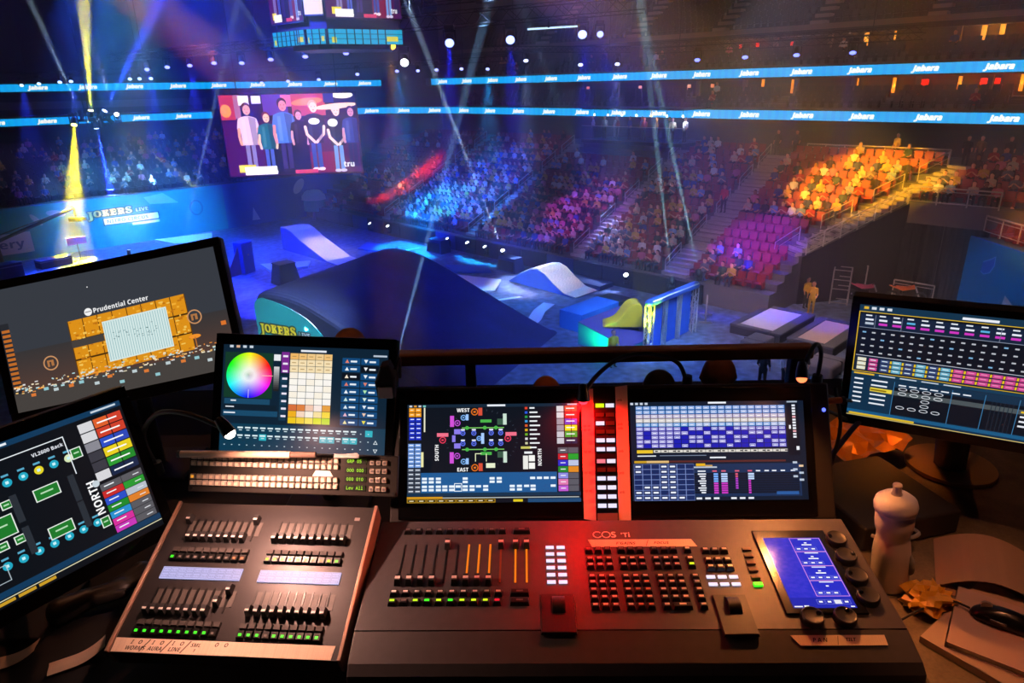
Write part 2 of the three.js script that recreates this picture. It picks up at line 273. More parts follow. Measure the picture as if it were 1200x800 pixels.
for (const [t0, y0] of [[49.75, -0.1], [51.2, 2.72]]) for (let k = 0; k < 3; k++) for (let s = -56; s < 0; s += 0.62) if (Math.abs(((s + 60) % 7.3)) > 1) places.push({ p: W(s, t0 + 0.5 + 0.85 * k, y0 + 0.3 * k), turn: -Math.PI / 4, row: k, block: 'suite', fill: 0.06, m: seatDark });
for (let k = 0; k < 8; k++) for (let s = -60; s < 0; s += 0.56) if (![-50, -39, -30.5, -22.6, -14.8, -6.8].some((a) => Math.abs(a - s) < 0.9)) places.push({ p: W(s, 55.2 + 0.8 * k, 5.6 + 0.5 * k), turn: -Math.PI / 4, row: k, block: 'upper', fill: 0, m: seatDark });
for (const q of places) { q.full = rnd() < q.fill; q.d = q.p.length(); q.v = (rnd() * TOPS.length) | 0; }
const blockText = { 'orange-lit': 'in the orange-lit block', 'blue-lit': 'in the blue-lit crowd', 'dim middle': 'in the dim block under the glass booth', 'yellow-lit': 'in the yellow-lit block', 'purple-lit': 'in the purple-lit front rows', 'tunnel-side': 'in the dim block over the tunnel', corner: 'in the corner stand above the blue banner', end: 'in the dark end stand', suite: 'in the suite deck between the LED ribbons', upper: 'in the upper tier' };
const ROWNAME = ['front', 'second', 'third', 'fourth', 'fifth', 'sixth', 'seventh', 'eighth', 'ninth', 'tenth', 'eleventh', 'twelfth', 'thirteenth', 'fourteenth', 'fifteenth', 'topmost'];
const turnTo = (o, q) => { o.position.copy(q.p); o.rotation.y = q.turn; };
const people = places.filter((q) => q.full).sort((a, b) => a.d - b.d), empties = places.filter((q) => !q.full).sort((a, b) => a.d - b.d);
for (const q of people.slice(0, 300)) {
  const o = solo('person', CROWD[q.v], crowdMat, `spectator in a ${TOPS[q.v][0]} top, ${ROWNAME[q.row]} row ${blockText[q.block]}`, 'person', 'spectators ' + blockText[q.block]); turnTo(o, q); o.rotation.y += rr(-0.3, 0.3);
}
for (const q of empties.slice(0, 300)) turnTo(solo('stadium_seat', seatGeo, q.m, `empty ${q.m === seatRed ? 'red' : 'dark'} seat, ${ROWNAME[q.row]} row ${blockText[q.block]}`, 'seat', 'empty seats ' + blockText[q.block]), q);
function stuff(name, geo, m, list, label, category) {
  if (!list.length) return;
  const o = shadow(new THREE.InstancedMesh(geo, m, list.length)), e = new THREE.Object3D(); o.name = numbered(name);
  list.forEach((q, i) => { turnTo(e, q); e.updateMatrix(); o.setMatrixAt(i, e.matrix); });
  o.userData.kind = 'stuff'; scene.add(o); return tag(o, label, category);
}
CROWD.forEach((g, v) => stuff('distant_crowd', g, crowdMat, people.slice(300).filter((q) => q.v === v), `far spectators in ${TOPS[v][0]} tops across the stands`, 'crowd'));
stuff('distant_red_seats', seatGeo, seatRed, empties.slice(300).filter((q) => q.m === seatRed), 'far empty red stadium seats of the lower stand', 'seats');
stuff('distant_dark_seats', seatGeo, seatDark, places.filter((q) => q.m === seatDark && (q.full || empties.indexOf(q) >= 300)), 'far dark seats of the suites and upper tier', 'seats');
stuff('distant_red_seats', seatGeo, seatRed, people.filter((q) => q.m === seatRed), 'red seats under the spectators of the lower stand', 'seats');
console.log('people', people.length, 'empty', empties.length);

// ---------- the field: ramps, boxes, gate, trampolines ----------
const SIDE = Math.PI / 4;                                            // local x = across the hall (t), local z = along it (s)
const blueCloth = std(0x1f4fb0, { roughness: 0.75 }), navy = std(0xffffff, { map: noiseTex(256, 0.3, [34, 40, 84], 0.6, 0.6), roughness: 0.7 }), teal = std(0x1f8f96, { roughness: 0.7 }), deck1 = std(0xffffff, { map: noiseTex(128, 0.35, [206, 190, 176], 3, 3), roughness: 0.6 });
const at = (o, s, t, y = FY, turn = SIDE) => { o.position.copy(W(s, t, y)); o.rotation.y = turn; return o; };
function logo(x, cx, cy, k, second) {                                // the show's lettering
  x.save(); x.translate(cx, cy); x.scale(k, k); x.textAlign = 'left'; x.lineJoin = 'round';
  let px = 0; 'JOKERS'.split('').forEach((c, i) => { const sz = [64, 54, 56, 56, 58, 64][i]; x.font = `bold ${sz}px serif`; x.lineWidth = 18; x.strokeStyle = '#10141c'; x.strokeText(c, px, i === 0 ? 8 : 0); x.lineWidth = 5; x.strokeStyle = second ? '#f2d21c' : '#f0c070'; x.strokeText(c, px, i === 0 ? 8 : 0); x.fillStyle = second ? '#ffe22a' : '#ffc870'; x.fillText(c, px, i === 0 ? 8 : 0); px += x.measureText(c).width * 1.02; });
  x.font = 'bold 34px sans-serif'; x.lineWidth = 10; x.strokeStyle = '#10141c'; x.strokeText('LIVE', px + 14, -4); x.fillStyle = '#f3eef0'; x.fillText('LIVE', px + 14, -4);
  x.fillStyle = '#10141c'; x.fillRect(64, 14, 300, 56); x.fillStyle = '#efeaf2'; x.fillRect(70, 20, 288, 44); x.fillStyle = '#27408f'; x.font = 'bold 32px sans-serif'; x.fillText('NITRO CIRCUS', 82, 54);
  x.fillStyle = '#efe0f0'; x.fillRect(210, 74, 150, 18); x.restore();
}
// big landing bag: rounded hump running down to the right, printed side sheet
{
  const o = thing('landing_ramp', 'huge dark blue landing ramp with a teal printed end sheet', 'ramp', V(-11.7, FY, -29.6), -0.46);
  const prof = [[0, 0], [-0.1, 2.2], [0.15, 3.3], [0.7, 3.6], [1.8, 3.62], [3.0, 3.4], [4.4, 2.85], [6.4, 1.95], [8.6, 0.95], [10.4, 0.2], [11, 0]];
  const sh = new THREE.Shape(); sh.moveTo(0, 0); sh.lineTo(-0.1, 2.2); sh.splineThru(prof.slice(2).map((p) => new THREE.Vector2(p[0], p[1]))); sh.lineTo(0, 0);
  const g = new THREE.ExtrudeGeometry(sh, { depth: 9.0, bevelEnabled: true, bevelSize: 0.25, bevelThickness: 0.35, bevelSegments: 3, curveSegments: 40, bevelOffset: -0.25 }); g.translate(0, 0, -9.35);
  { const uv = g.attributes.uv; for (let i = 0; i < uv.count; i++) uv.setXY(i, uv.getX(i) * 0.12, uv.getY(i) * 0.12); }
  part('ramp_body', g, navy, o);
  const tx = canvasTex(512, 384, (x, w, h) => { x.fillStyle = '#1f9aa2'; x.fillRect(0, 0, w, h); x.fillStyle = '#4fc0c2'; x.fillRect(0, 0, w, 10); logo(x, 34, 205, 0.95, true); x.fillStyle = '#e9e6ea'; x.fillRect(100, 226, 280, 44); x.fillStyle = '#222b60'; x.font = 'bold 34px sans-serif'; x.fillText('NITRO CIRCUS', 112, 260); });
  const ss = new THREE.Shape(); ss.moveTo(0.15, 0.15); ss.lineTo(0.1, 2.8); ss.quadraticCurveTo(0.15, 3.3, 0.7, 3.35); ss.quadraticCurveTo(2.6, 3.1, 3.4, 2.5); ss.quadraticCurveTo(4.6, 1.5, 5.0, 0.15); ss.lineTo(0.15, 0.15);
  const sg = new THREE.ExtrudeGeometry(ss, { depth: 0.05, bevelEnabled: false, curveSegments: 10 }), uv = sg.attributes.uv; for (let i = 0; i < uv.count; i++) uv.setXY(i, uv.getX(i) / 5, uv.getY(i) / 3.75);
  const sheet = part('printed_sheet', sg, std(0xffffff, { map: tx, roughness: 0.7 }), o); sheet.position.z = -0.01;
}
function profileRamp(name, label, prof, width, sideM, topM, s, t, turn, lip = 0.05) {   // profile runs along +s, width along +t
  const o = at(thing(name, label, 'ramp'), s, t, FY, turn);
  const sh = new THREE.Shape(prof.map((p) => new THREE.Vector2(p[0], p[1]))), g = new THREE.ExtrudeGeometry(sh, { depth: width, bevelEnabled: false });
  part('ramp_body', g.rotateY(-Math.PI / 2).translate(width, 0, 0), sideM, o);
  const top = prof.slice(1).filter((p, i, a) => i < a.length), under = top.map((p) => [p[0], p[1] + 0.005]), over = top.map((p) => [p[0], p[1] + lip]).reverse();
  part('riding_surface', new THREE.ExtrudeGeometry(new THREE.Shape([...under, ...over].map((p) => new THREE.Vector2(p[0], p[1]))), { depth: width - 0.06, bevelEnabled: false }).rotateY(-Math.PI / 2).translate(width - 0.03, 0, 0), topM, o);
  return o;
}
profileRamp('kicker_ramp', 'blue-sided ramp with a pale wooden running surface far up the field', [[0, 0], [0, 1.75], [0.9, 1.78], [1.7, 1.62], [2.8, 1.15], [6.6, 0.05], [8.2, 0]], 2.1, blueCloth, deck1, -51.3, 25.4, SIDE);
profileRamp('box_jump', 'blue-sided box jump with a tan curved riding surface', [[0, 0.1], [1.0, 0.75], [1.9, 1.2], [2.5, 1.28], [3.1, 1.1], [3.8, 0.6], [4.7, 0.12], [5.6, 0.02]], 2.2, blueCloth, deck1, -30.6, 30.4, SIDE);
{ const o = at(thing('jump_platform', 'low dark platform behind the tan box jump', 'platform'), -30.9, 32.65, FY); part('platform_top', box(1.4, 0.3, 6, 0.7, 0.15, 3), navy, o); }
{ const o = at(thing('blue_cube', 'bright blue draped block beside the teal wedge', 'block'), -22.2, 25.9, FY); part('cover', rbox(3.2, 1.0, 1.5, 0.04, 1.6, 0.5, 0.6), std(0x2f74c8), o); part('dark_end_cap', box(1.1, 0.95, 1.45, 3.75, 0.48, 0.6), M.black, o); }
{ const o = at(thing('teal_wedge', 'teal draped wedge platform with a purple top', 'block'), -20.0, 24.6, FY);
  part('cover', slab([[0, 0], [0, 1.15], [2.9, 0.5], [2.9, 0]], 4.2).rotateY(-Math.PI / 2).translate(4.2, 0, 0), teal, o); part('top_sheet', slab([[0, 1.15], [0, 1.18], [2.9, 0.53], [2.9, 0.5]], 4.2).rotateY(-Math.PI / 2).translate(4.2, 0, 0), std(0x4a3a78), o); }
{ const o = at(thing('slide_bump', 'glossy yellow curved bump behind the steel gate', 'bump'), -18.6, 26.3, FY, 0); const sh = new THREE.Shape(); sh.moveTo(0, 0); sh.splineThru([[0.6, 0.25], [1.1, 0.9], [1.4, 1.05], [1.65, 0.95], [1.7, 0]].map((p) => new THREE.Vector2(...p))); part('bump_body', new THREE.ExtrudeGeometry(sh, { depth: 0.9, bevelEnabled: true, bevelSize: 0.08, bevelThickness: 0.08, bevelSegments: 2 }).translate(-0.9, 1.0, -0.4), std(0xe0b41c, { roughness: 0.35 }), o); part('stand', box(0.9, 1.0, 0.7, 0.3, 0.5, 0), M.black, o); }
// low wedges, sheets and stripes lying on the floor
function sheet(name, label, category, pts, h, m, group) { const o = solo(name, slab(pts.map(([s, t]) => [t, s]), h).rotateX(Math.PI / 2).translate(0, h, 0), m, label, category, group); o.position.set(0, FY, 0); o.rotation.y = SIDE; return o; }
const pale = std(0xc9d4e2, { roughness: 0.6 }), midBlue = std(0x3a66b4, { roughness: 0.6 });
sheet('floor_board', 'pale board lying by the crest of the landing ramp', 'board', [[-35.4, 28.8], [-31.2, 30.3], [-29.6, 28.2], [-31.4, 26.6]], 0.12, pale);
sheet('floor_board', 'small grey-blue board near the floor lamps', 'board', [[-48, 31.2], [-44.7, 31.9], [-43.5, 30.1], [-46.6, 29.4]], 0.1, midBlue);
sheet('floor_board', 'wide grey-blue board between the ramp and the stands', 'board', [[-37, 30.4], [-34.7, 32.4], [-33.2, 31.3], [-35, 29.6]], 0.12, midBlue);
sheet('floor_strip', 'thin white strip lying beside the grey-blue boards', 'strip', [[-43.5, 31.0], [-43.2, 32.9], [-42.9, 32.9], [-43.2, 31.0]], 0.06, pale);
sheet('floor_strip', 'straight white floor stripe near the box jump', 'strip', [[-29.0, 25.7], [-28.7, 25.7], [-27.6, 28.6], [-27.9, 28.6]], 0.01, pale);
sheet('floor_strip', 'wavy white floor stripe beside the blue block', 'strip', [[-23.6, 24.2], [-23.2, 24.6], [-23.9, 26.2], [-24.7, 27.4], [-25.2, 28.8], [-25.9, 28.6], [-25.4, 27.2], [-24.6, 25.9]], 0.01, pale);
sheet('floor_strip', 'long white line on the floor below the rail', 'strip', [[-15.9, 20.0], [-15.7, 20.0], [-14.9, 22.6], [-15.1, 22.6]], 0.01, pale);
sheet('floor_board', 'pale wedge in front of the far blue wall', 'board', [[-62.5, 19.5], [-61.5, 24], [-57.5, 22.2], [-59.5, 20]], 0.25, pale);
sheet('floor_board', 'bright board behind the blue speaker case', 'board', [[-47.5, 21.6], [-45.6, 24.6], [-44.2, 23.6], [-45.2, 21.2]], 0.15, pale);
// gate: truss columns, banner panels, big padded header
function trussBox(L, w, lace = 0.45, r = 0.03) {                      // along +y, square
  const c = [], l = []; for (const [a, b] of [[-1, -1], [1, -1], [1, 1], [-1, 1]]) c.push(bar(V(a * w / 2, 0, b * w / 2), V(a * w / 2, L, b * w / 2), r, 5));
  for (let y = 0, f = 0; y + lace <= L + 1e-6; y += lace, f ^= 1) for (const [x0, z0, x1, z1] of [[-1, -1, 1, -1], [1, -1, 1, 1], [1, 1, -1, 1], [-1, 1, -1, -1]]) l.push(bar(V((f ? x1 : x0) * w / 2, y, (f ? z1 : z0) * w / 2), V((f ? x0 : x1) * w / 2, y + lace, (f ? z0 : z1) * w / 2), r * 0.6, 4));
  return [c, l];
}
function trussPart(o, L, w, pos, m, quat, lace) {
  const [c, l] = trussBox(L, w, lace); for (const g of c) { const p = part('chord', g, m, o); p.position.copy(pos); if (quat) p.quaternion.copy(quat); }
  const q = part('lacing', l, m, o); q.userData.kind = 'stuff'; q.position.copy(pos); if (quat) q.quaternion.copy(quat);
}
{
  const o = at(thing('start_gate', 'steel truss gate hung with glossy blue panels and a padded blue header', 'gate'), -16.8, 25.9, FY);
  for (const x of [0, 1.35, 2.6, 3.95]) trussPart(o, 2.35, x % 3.95 ? 0.14 : 0.3, V(x, 0, 0), M.steel, null, 0.3);
  for (const [x, w] of [[0.68, 1.1], [1.98, 1.05], [3.28, 1.1]]) part('banner_panel', rbox(w, 2.15, 0.06, 0.02, x, 1.12, -0.12), std(0x2a60d8, { roughness: 0.25 }), o);
  part('header_pad', new THREE.CapsuleGeometry(0.2, 4.1, 4, 12).rotateZ(Math.PI / 2).translate(1.98, 2.5, 0), std(0x2c64d0, { roughness: 0.35 }), o);
  part('header_stripe', new THREE.CapsuleGeometry(0.04, 4.0, 3, 6).rotateZ(Math.PI / 2).translate(1.98, 2.6, 0.17), M.white, o);
}
{ const o = at(thing('barrier_panel', 'plain blue barrier panel behind the steel gate', 'barrier'), -19.1, 35.0, FY); part('board', box(3.4, 1.3, 0.08, 1.7, 0.75, 0), std(0x2a66b8), o); for (const x of [0.2, 3.2]) part('foot', box(0.1, 0.1, 0.6, x, 0.05, 0), M.darkSteel, o); }
{ const o = at(thing('staging_cart', 'dark green framed panel cart beside the gate', 'cart'), -17.0, 31.6, FY, SIDE + 0.5); part('frame', [bar(V(0, 0.1, 0), V(0, 1.1, 0), 0.04), bar(V(1.5, 0.1, 0), V(1.5, 1.1, 0), 0.04), bar(V(0, 1.1, 0), V(1.5, 1.1, 0), 0.04), bar(V(0, 0.75, 0), V(1.5, 0.75, 0), 0.025), bar(V(0, 0.1, 0), V(1.5, 0.1, 0), 0.04)], M.rail, o); part('panel', box(1.44, 0.62, 0.04, 0.75, 0.42, 0), std(0x1e3a3a), o); for (const x of [0, 1.5]) part('foot', box(0.1, 0.08, 0.7, x, 0.04, 0), M.steel, o); }
// trampolines
function trampoline(label, s, t, w, l, bed) {
  const o = at(thing('trampoline', label, 'trampoline'), s, t, FY);
  part('bed', box(l, 0.04, w, l / 2, 0.45, w / 2), bed, o);
  for (const [x, z, a, b] of [[l / 2, -0.18, l + 0.7, 0.36], [l / 2, w + 0.28, l + 0.7, 0.56], [-0.18, w / 2, 0.36, w], [l + 0.18, w / 2, 0.36, w]]) part('edge_pad', rbox(a, 0.14, b, 0.05, x, 0.45, z), M.grey, o);
  for (const [x, z, a, b] of [[l / 2, -0.3, l + 0.6, 0.06], [l / 2, w + 0.5, l + 0.6, 0.06], [-0.3, w / 2 + 0.1, 0.06, w + 0.8], [l + 0.3, w / 2 + 0.1, 0.06, w + 0.8]]) part('side_skirt', box(a, 0.4, b, x, 0.2, z), std(0x2a282e, { roughness: 0.9 }), o);
}
trampoline('trampoline with a pale grey bed next to the barrier panel', -15.0, 31.4, 1.75, 3.5, std(0xc9c2c4));
trampoline('trampoline with a tan bed closest to the tunnel', -12.0, 31.3, 1.3, 3.5, std(0xc9a88c));
{ const o = at(thing('crash_mat', 'grey crash mat in front of the pale trampoline', 'mat'), -13.8, 29.1, FY); part('mat_body', rbox(1.6, 0.5, 1.0, 0.08, 0.8, 0.27, 0.5), M.grey, o); part('strap', box(0.06, 0.52, 1.02, 0.5, 0.27, 0.5), M.black, o); }
{ const o = at(thing('crash_mat', 'rounded grey crash mat in front of the tan trampoline', 'mat'), -10.4, 28.2, FY); part('mat_body', rbox(1.7, 0.6, 1.3, 0.15, 0.85, 0.32, 0.6), std(0x6a6466), o); part('strap', box(0.06, 0.62, 1.32, 1.1, 0.32, 0.6), M.black, o); }
// steel cages and barrier by the tunnel
function cage(label, s, t, h, turn) { const o = at(thing('steel_cage', label, 'cage'), s, t, FY, turn); const w = 0.9, c = [[0, 0], [w, 0], [w, w], [0, w]]; for (const [x, z] of c) part('upright', bar(V(x, 0, z), V(x, h, z), 0.04), M.rail, o); for (const y of [0.1, h * 0.45, h * 0.72, h]) c.forEach(([x, z], i) => { const n = c[(i + 1) % 4]; part('crossbar', bar(V(x, y, z), V(n[0], y, n[1]), 0.03), M.rail, o); }); }
cage('tall steel cage standing before the dark tunnel', -13.5, 39.3, 2.0, SIDE + 0.3); cage('second steel cage close against the tunnel curtain', -13.4, 41.6, 1.9, SIDE + 0.2);
fence([W(-11.4, 43.2, FY), W(-9.3, 43.2, FY)], 1.0, 1, 'low steel barrier in front of the tunnel curtain');
// tunnel: dark drapes; corner banner
{ const fold = []; for (let i = 0; i <= 40; i++) fold.push([i * 0.105, 0.05 * Math.sin(i * 1.3)]); const o = at(thing('tunnel_curtain', 'tall black curtain closing the tunnel under the stand', 'curtain'), -11.6, 43.5, FY, 0); o.rotation.y = Math.PI * -0.25;
  for (const [x0, w] of [[0, 2.1], [2.15, 2.1]]) { const pts = []; for (let i = 0; i <= 20; i++) pts.push([x0 + w * i / 20, 0.06 + 0.05 * Math.sin(i * 1.7)]); for (let i = 20; i >= 0; i--) pts.push([x0 + w * i / 20, 0.02 + 0.05 * Math.sin(i * 1.7)]); part('drape', slab(pts, 4.3).rotateX(-Math.PI / 2), std(0x211d22, { roughness: 0.95 }), o); }
  part('hem_strip', box(3.2, 0.1, 0.1, 2.6, 0.05, 0.25), std(0xb9a05a), o); }
{ const tx = canvasTex(512, 256, (x, w, h) => { x.fillStyle = '#1f5f8c'; x.fillRect(0, 0, w, h); x.fillStyle = '#2b4fb0'; x.beginPath(); [[60, 70], [84, 52], [96, 40], [98, 70], [88, 98], [70, 110], [58, 104]].forEach((p, i) => i ? x.lineTo(...p) : x.moveTo(...p)); x.fill(); x.strokeStyle = '#6d93d0'; x.lineWidth = 3; x.stroke();
    x.fillStyle = '#c9b8cf'; x.beginPath(); x.moveTo(150, 150); x.lineTo(140, 256); x.lineTo(290, 256); x.fill(); x.fillStyle = '#4a3f7a'; x.beginPath(); x.moveTo(158, 215); x.lineTo(205, 256); x.lineTo(152, 256); x.fill(); x.fillStyle = '#b8bfd0'; x.beginPath(); x.ellipse(330, 150, 12, 30, 0.3, 0, 7); x.fill(); x.beginPath(); x.ellipse(400, 190, 18, 34, -0.4, 0, 7); x.fill(); });
  const o = thing('corner_banner', 'blue printed banner wall under the corner stand', 'banner', V(25.05, FY, -36.5)); o.rotation.y = -Math.PI / 2;
  const g = new THREE.PlaneGeometry(12, 3.9).translate(6, 2.0, 0.09); part('wall_board', box(12, 3.95, 0.12, 6, 2.0, 0), blueCloth, o); part('print', g, std(0xffffff, { map: tx }), o); }
// end wall with the show's lettering
{ const tx = canvasTex(2048, 256, (x, w, h) => {
    x.fillStyle = '#1a86a8'; x.fillRect(0, 0, w, h); x.fillStyle = '#1b5fb2'; x.fillRect(1320, 0, 728, h);
    x.fillStyle = '#8fb4cc'; x.beginPath(); x.moveTo(980, 20); x.lineTo(1060, 8); x.lineTo(1120, 70); x.lineTo(1000, 60); x.fill(); x.strokeStyle = '#2a4f90'; x.lineWidth = 8; x.beginPath(); x.ellipse(1190, 110, 26, 40, 0, 0, 7); x.stroke();
    x.fillStyle = '#c7d3e2'; x.beginPath(); x.moveTo(1440, 230); x.lineTo(1452, 150); x.lineTo(1480, 230); x.fill(); x.beginPath(); x.ellipse(1700, 60, 24, 50, 0.5, 0, 7); x.fill();
    x.fillStyle = '#b7a8cf'; x.beginPath(); x.ellipse(580, 70, 10, 34, -0.5, 0, 7); x.fill(); x.beginPath(); x.ellipse(650, 50, 34, 16, 0.3, 0, 7); x.fill();
    x.fillStyle = '#d5c9e4'; x.fillRect(400, 120, 150, 100); x.fillStyle = '#3a4aa0'; x.font = 'bold 54px sans-serif'; x.fillText('ery', 440, 190);
    logo(x, 760, 92, 0.74, false); });
  const o = thing('end_banner_wall', 'long blue banner wall with the show title below the end stand', 'banner'); at(o, -63.7, 0, FY, SIDE);
  part('wall_board', box(41, 4.0, 0.2, 20.5, 2.0, 0), blueCloth, o); part('print', new THREE.PlaneGeometry(41, 4).translate(20.5, 2, 0.11), std(0xffffff, { map: tx, roughness: 0.6 }), o); }
// side barrier: low dark boards under the front row with blue blocks before them
{ const o = at(thing('side_barrier', 'low dark barrier boards along the foot of the side stand', 'barrier'), -62, 34.35, FY); for (let i = 0; i < 18; i++) part('board', box(0.12, 1.15, 2.34, 0, 0.58, 1.2 + i * 2.4), std(i % 5 === 3 ? 0x1d3a78 : 0x10131c), o); }
for (const [s, t] of [[-41, 33.1], [-32.6, 32.6]]) { const o = at(thing('floor_monitor', 'blue loudspeaker wedge at the barrier ' + (s < -35 ? 'by the white floor strip' : 'behind the tan box jump'), 'speaker'), s, t, FY); part('cabinet', frustum(1.0, 1.8, 0.8, 1.5, 1.0), std(0x23406e), o); part('grille', box(0.04, 0.7, 1.4, -0.48, 0.45, 0), M.black, o); }  // blue cabinet with a black grille
// cases and arch at the far left of the field
{ const o = at(thing('speaker_case', 'upright blue road case near the big monitor corner', 'case'), -46.3, 19.6, FY, SIDE + 0.35); part('case_body', rbox(1.0, 2.2, 0.8, 0.05, 0.5, 1.1, 0), std(0x2b62c8), o); part('latch', box(0.12, 0.12, 0.05, 0.5, 1.3, 0.41), M.steel, o); part('side_sheet', slab([[-1.4, 0], [0, 0], [0, 1.9]], 0.05), std(0x9a7a92), o); }
{ const o = at(thing('equipment_box', 'black tapered equipment box behind the landing ramp', 'box'), -41.8, 20.6, FY); part('box_body', frustum(1.5, 1.3, 1.1, 1.0, 1.3), M.black, o); part('lid', rbox(1.2, 0.08, 1.1, 0.02, 0, 1.33, 0), M.darkSteel, o); }
{ const tx = canvasTex(256, 128, (x, w, h) => { x.fillStyle = '#dfe9ee'; x.fillRect(0, 0, w, h); x.fillStyle = '#24406a'; x.font = 'bold 34px sans-serif'; x.fillText('Discovery', 40, 78); });
  const o = at(thing('inflatable_arch', 'white domed inflatable kiosk in the far corner of the field', 'kiosk'), -61.6, 34.4, FY, Math.PI / 4 - 0.35); o.scale.setScalar(0.74);
  part('drum', cyl(1.35, 1.35, 1.5, 0, 1.9, 0, 24), std(0x58b7bd), o); part('dome', lathe([[1.55, 2.6], [1.5, 3.1], [1.25, 3.55], [0.8, 3.8], [0, 3.9]], 24), std(0xffffff, { map: tx }), o); part('support_leg', cyl(0.3, 0.4, 1.2, 0, 0.6, 0), std(0x8f7fb0), o); }
// camera crane and people on the floor
{ const o = at(thing('camera_crane', 'black camera jib crane with a long raised arm', 'crane'), -62, 8.5, FY, 0);
  const a = V(0, 1.9, 0), b = V(3.4, 3.6, -4.6); part('arm', [bar(a, b, 0.12), bar(V(-0.9, 1.2, 2.0), a, 0.14), bar(a.clone().add(V(0, 0.4, 0)), b, 0.05)], M.black, o); part('column', [cyl(0.12, 0.2, 1.9, 0, 0.95, 0), box(1.2, 0.12, 1.2, 0, 0.12, 0)], M.black, o); part('counterweight', box(0.7, 0.6, 0.6, -1.0, 1.1, 2.2), std(0x8f8a92), o);
  const h = part('camera_head', [bar(b, b.clone().add(V(0, -0.8, 0)), 0.08), box(1.0, 0.3, 0.5, b.x, b.y - 0.9, b.z)], M.black, o); part('lens_barrel', cyl(0.12, 0.14, 0.4).rotateZ(Math.PI / 2).translate(b.x + 0.6, b.y - 0.9, b.z), M.gloss, h); }
{ const o = at(thing('lift_cart', 'pink sign board on a thin stand in the yellow beam', 'sign'), -60.1, 13.2, FY, SIDE); part('board', box(1.3, 0.55, 0.05, 0, 1.5, 0), std(0xd79ad8), o); part('stand', [bar(V(0, 0, 0), V(0, 1.3, 0), 0.04), bar(V(-0.5, 0.05, 0.3), V(0.5, 0.05, -0.3), 0.04)], M.black, o); }
for (const [s, t, w, h, l] of [[-58.2, 8.2, 1.6, 1.0, 'dark road case at the foot of the crane'], [-59.6, 11.3, 2.2, 0.6, 'low navy road case beyond the big monitor'], [-60.0, 5.6, 1.8, 1.3, 'stacked grey road case under the crane arm']]) { const o = at(thing('road_case', l, 'case'), s, t, FY, SIDE + 0.2); part('case_body', rbox(w, h, 1.0, 0.04, 0, h / 2, 0), std(h > 1.2 ? 0x77727a : 0x1b1b40), o); part('lid_band', box(w + 0.02, 0.06, 1.02, 0, h * 0.8, 0), M.steel, o); }
// standing figures: 0 skin, 1 hair, 2 top, 3 trousers
const STAND = [[[0, 0.95, 0], [0, 1.2, 0], 0.13, 0.15, 2], [[0, 1.2, 0], [0, 1.42, 0], 0.16, 0.1, 2], [[-0.17, 1.4, 0], [0.17, 1.4, 0], 0.07, 0.07, 2], [[0, 1.45, 0], [0, 1.55, 0], 0.055, 0.055, 0], [[0, 1.62, 0.02], [0, 1.68, 0.02], 0.09, 0.095, 0], [[0, 1.66, -0.03], [0, 1.72, -0.01], 0.095, 0.09, 1], [[-0.2, 1.39, 0], [-0.25, 1.1, 0.02], 0.06, 0.05, 2], [[-0.25, 1.1, 0.02], [-0.24, 0.84, 0.1], 0.046, 0.036, 0], [[0.2, 1.39, 0], [0.25, 1.1, 0.02], 0.06, 0.05, 2], [[0.25, 1.1, 0.02], [0.2, 0.9, 0.16], 0.046, 0.036, 0], [[-0.09, 0.92, 0], [-0.11, 0.5, 0.02], 0.095, 0.065, 3], [[0.09, 0.92, 0], [0.11, 0.5, 0.02], 0.095, 0.065, 3], [[-0.11, 0.5, 0.02], [-0.12, 0.07, 0], 0.064, 0.045, 3], [[0.11, 0.5, 0.02], [0.12, 0.07, 0], 0.064, 0.045, 3], [[-0.12, 0.05, 0], [-0.13, 0.04, 0.15], 0.05, 0.04, 3], [[0.12, 0.05, 0], [0.13, 0.04, 0.15], 0.05, 0.04, 3]];
const standBase = bodyMesh(STAND, [-0.36, -0.02, -0.22], [0.36, 1.86, 0.3], 0.045, 0.04, ['#c98f6f', '#1a120e', '#222226', '#1c1c22']);
function standing(p, turn, top, legs, label, group, skin = '#c98f6f') { const o = solo('person', dressed(standBase, [skin, '#1a120e', top, legs]), crowdMat, label, 'person', group); o.position.copy(p); o.rotation.y = turn; return o; }
standing(W(-11.0, 25.6), 2.4, '#17171b', '#141418', 'stagehand in black standing on the floor below the rail'); standing(W(-10.4, 26.2), 1.2, '#d0cdd0', '#17171c', 'stagehand in a white shirt on the floor below the rail'); standing(W(-9.9, 26.8), 2.8, '#1b1b20', '#17171c', 'stagehand in dark clothes beside the white-shirted one');
standing(W(-13.6, 36.9), -0.6, '#d8a21c', '#c8961c', 'rider in a yellow suit standing behind the pale trampoline'); standing(W(-14.2, 37.6), 0.4, '#d0a020', '#1c1c20', 'rider in a yellow jacket beside the yellow-suited one');
standing(W(-21.4, T0 + RUN * 7.5, yOf(7.5)), -0.8, '#d8323a', '#1a1a22', 'usher in a bright red jacket on the wide concrete walkway');
standing(W(-17.0, 23.4), 0.4, '#c8b41c', '#3a3a20', 'person in a yellow vest at the foot of the gate');
for (const [s, t, c, l] of [[-21.8, 48.6, '#17171b', 'steward in black at the top of the wide walkway'], [-20.6, 48.9, '#3a3a44', 'steward in grey at the top of the wide walkway'], [-14.2, 49.0, '#c8a83a', 'person in a tan jacket behind the top railing'], [-10.2, 48.4, '#17171b', 'person in black leaning beside the yellow-lit stairs top'], [-9.6, 48.8, '#6a5a3a', 'person in brown at the top of the yellow-lit stairs'], [-8.2, 48.9, '#1c1c22', 'person in dark clothes waiting on the concourse'], [-7.2, 48.6, '#2a2a30', 'person in charcoal waiting on the concourse'], [-6.3, 48.9, '#806a3a', 'person in khaki waiting on the concourse']]) standing(W(s, t, yOf(15)), -0.8 + rr(-0.6, 0.6), c, '#1c1c22', l);
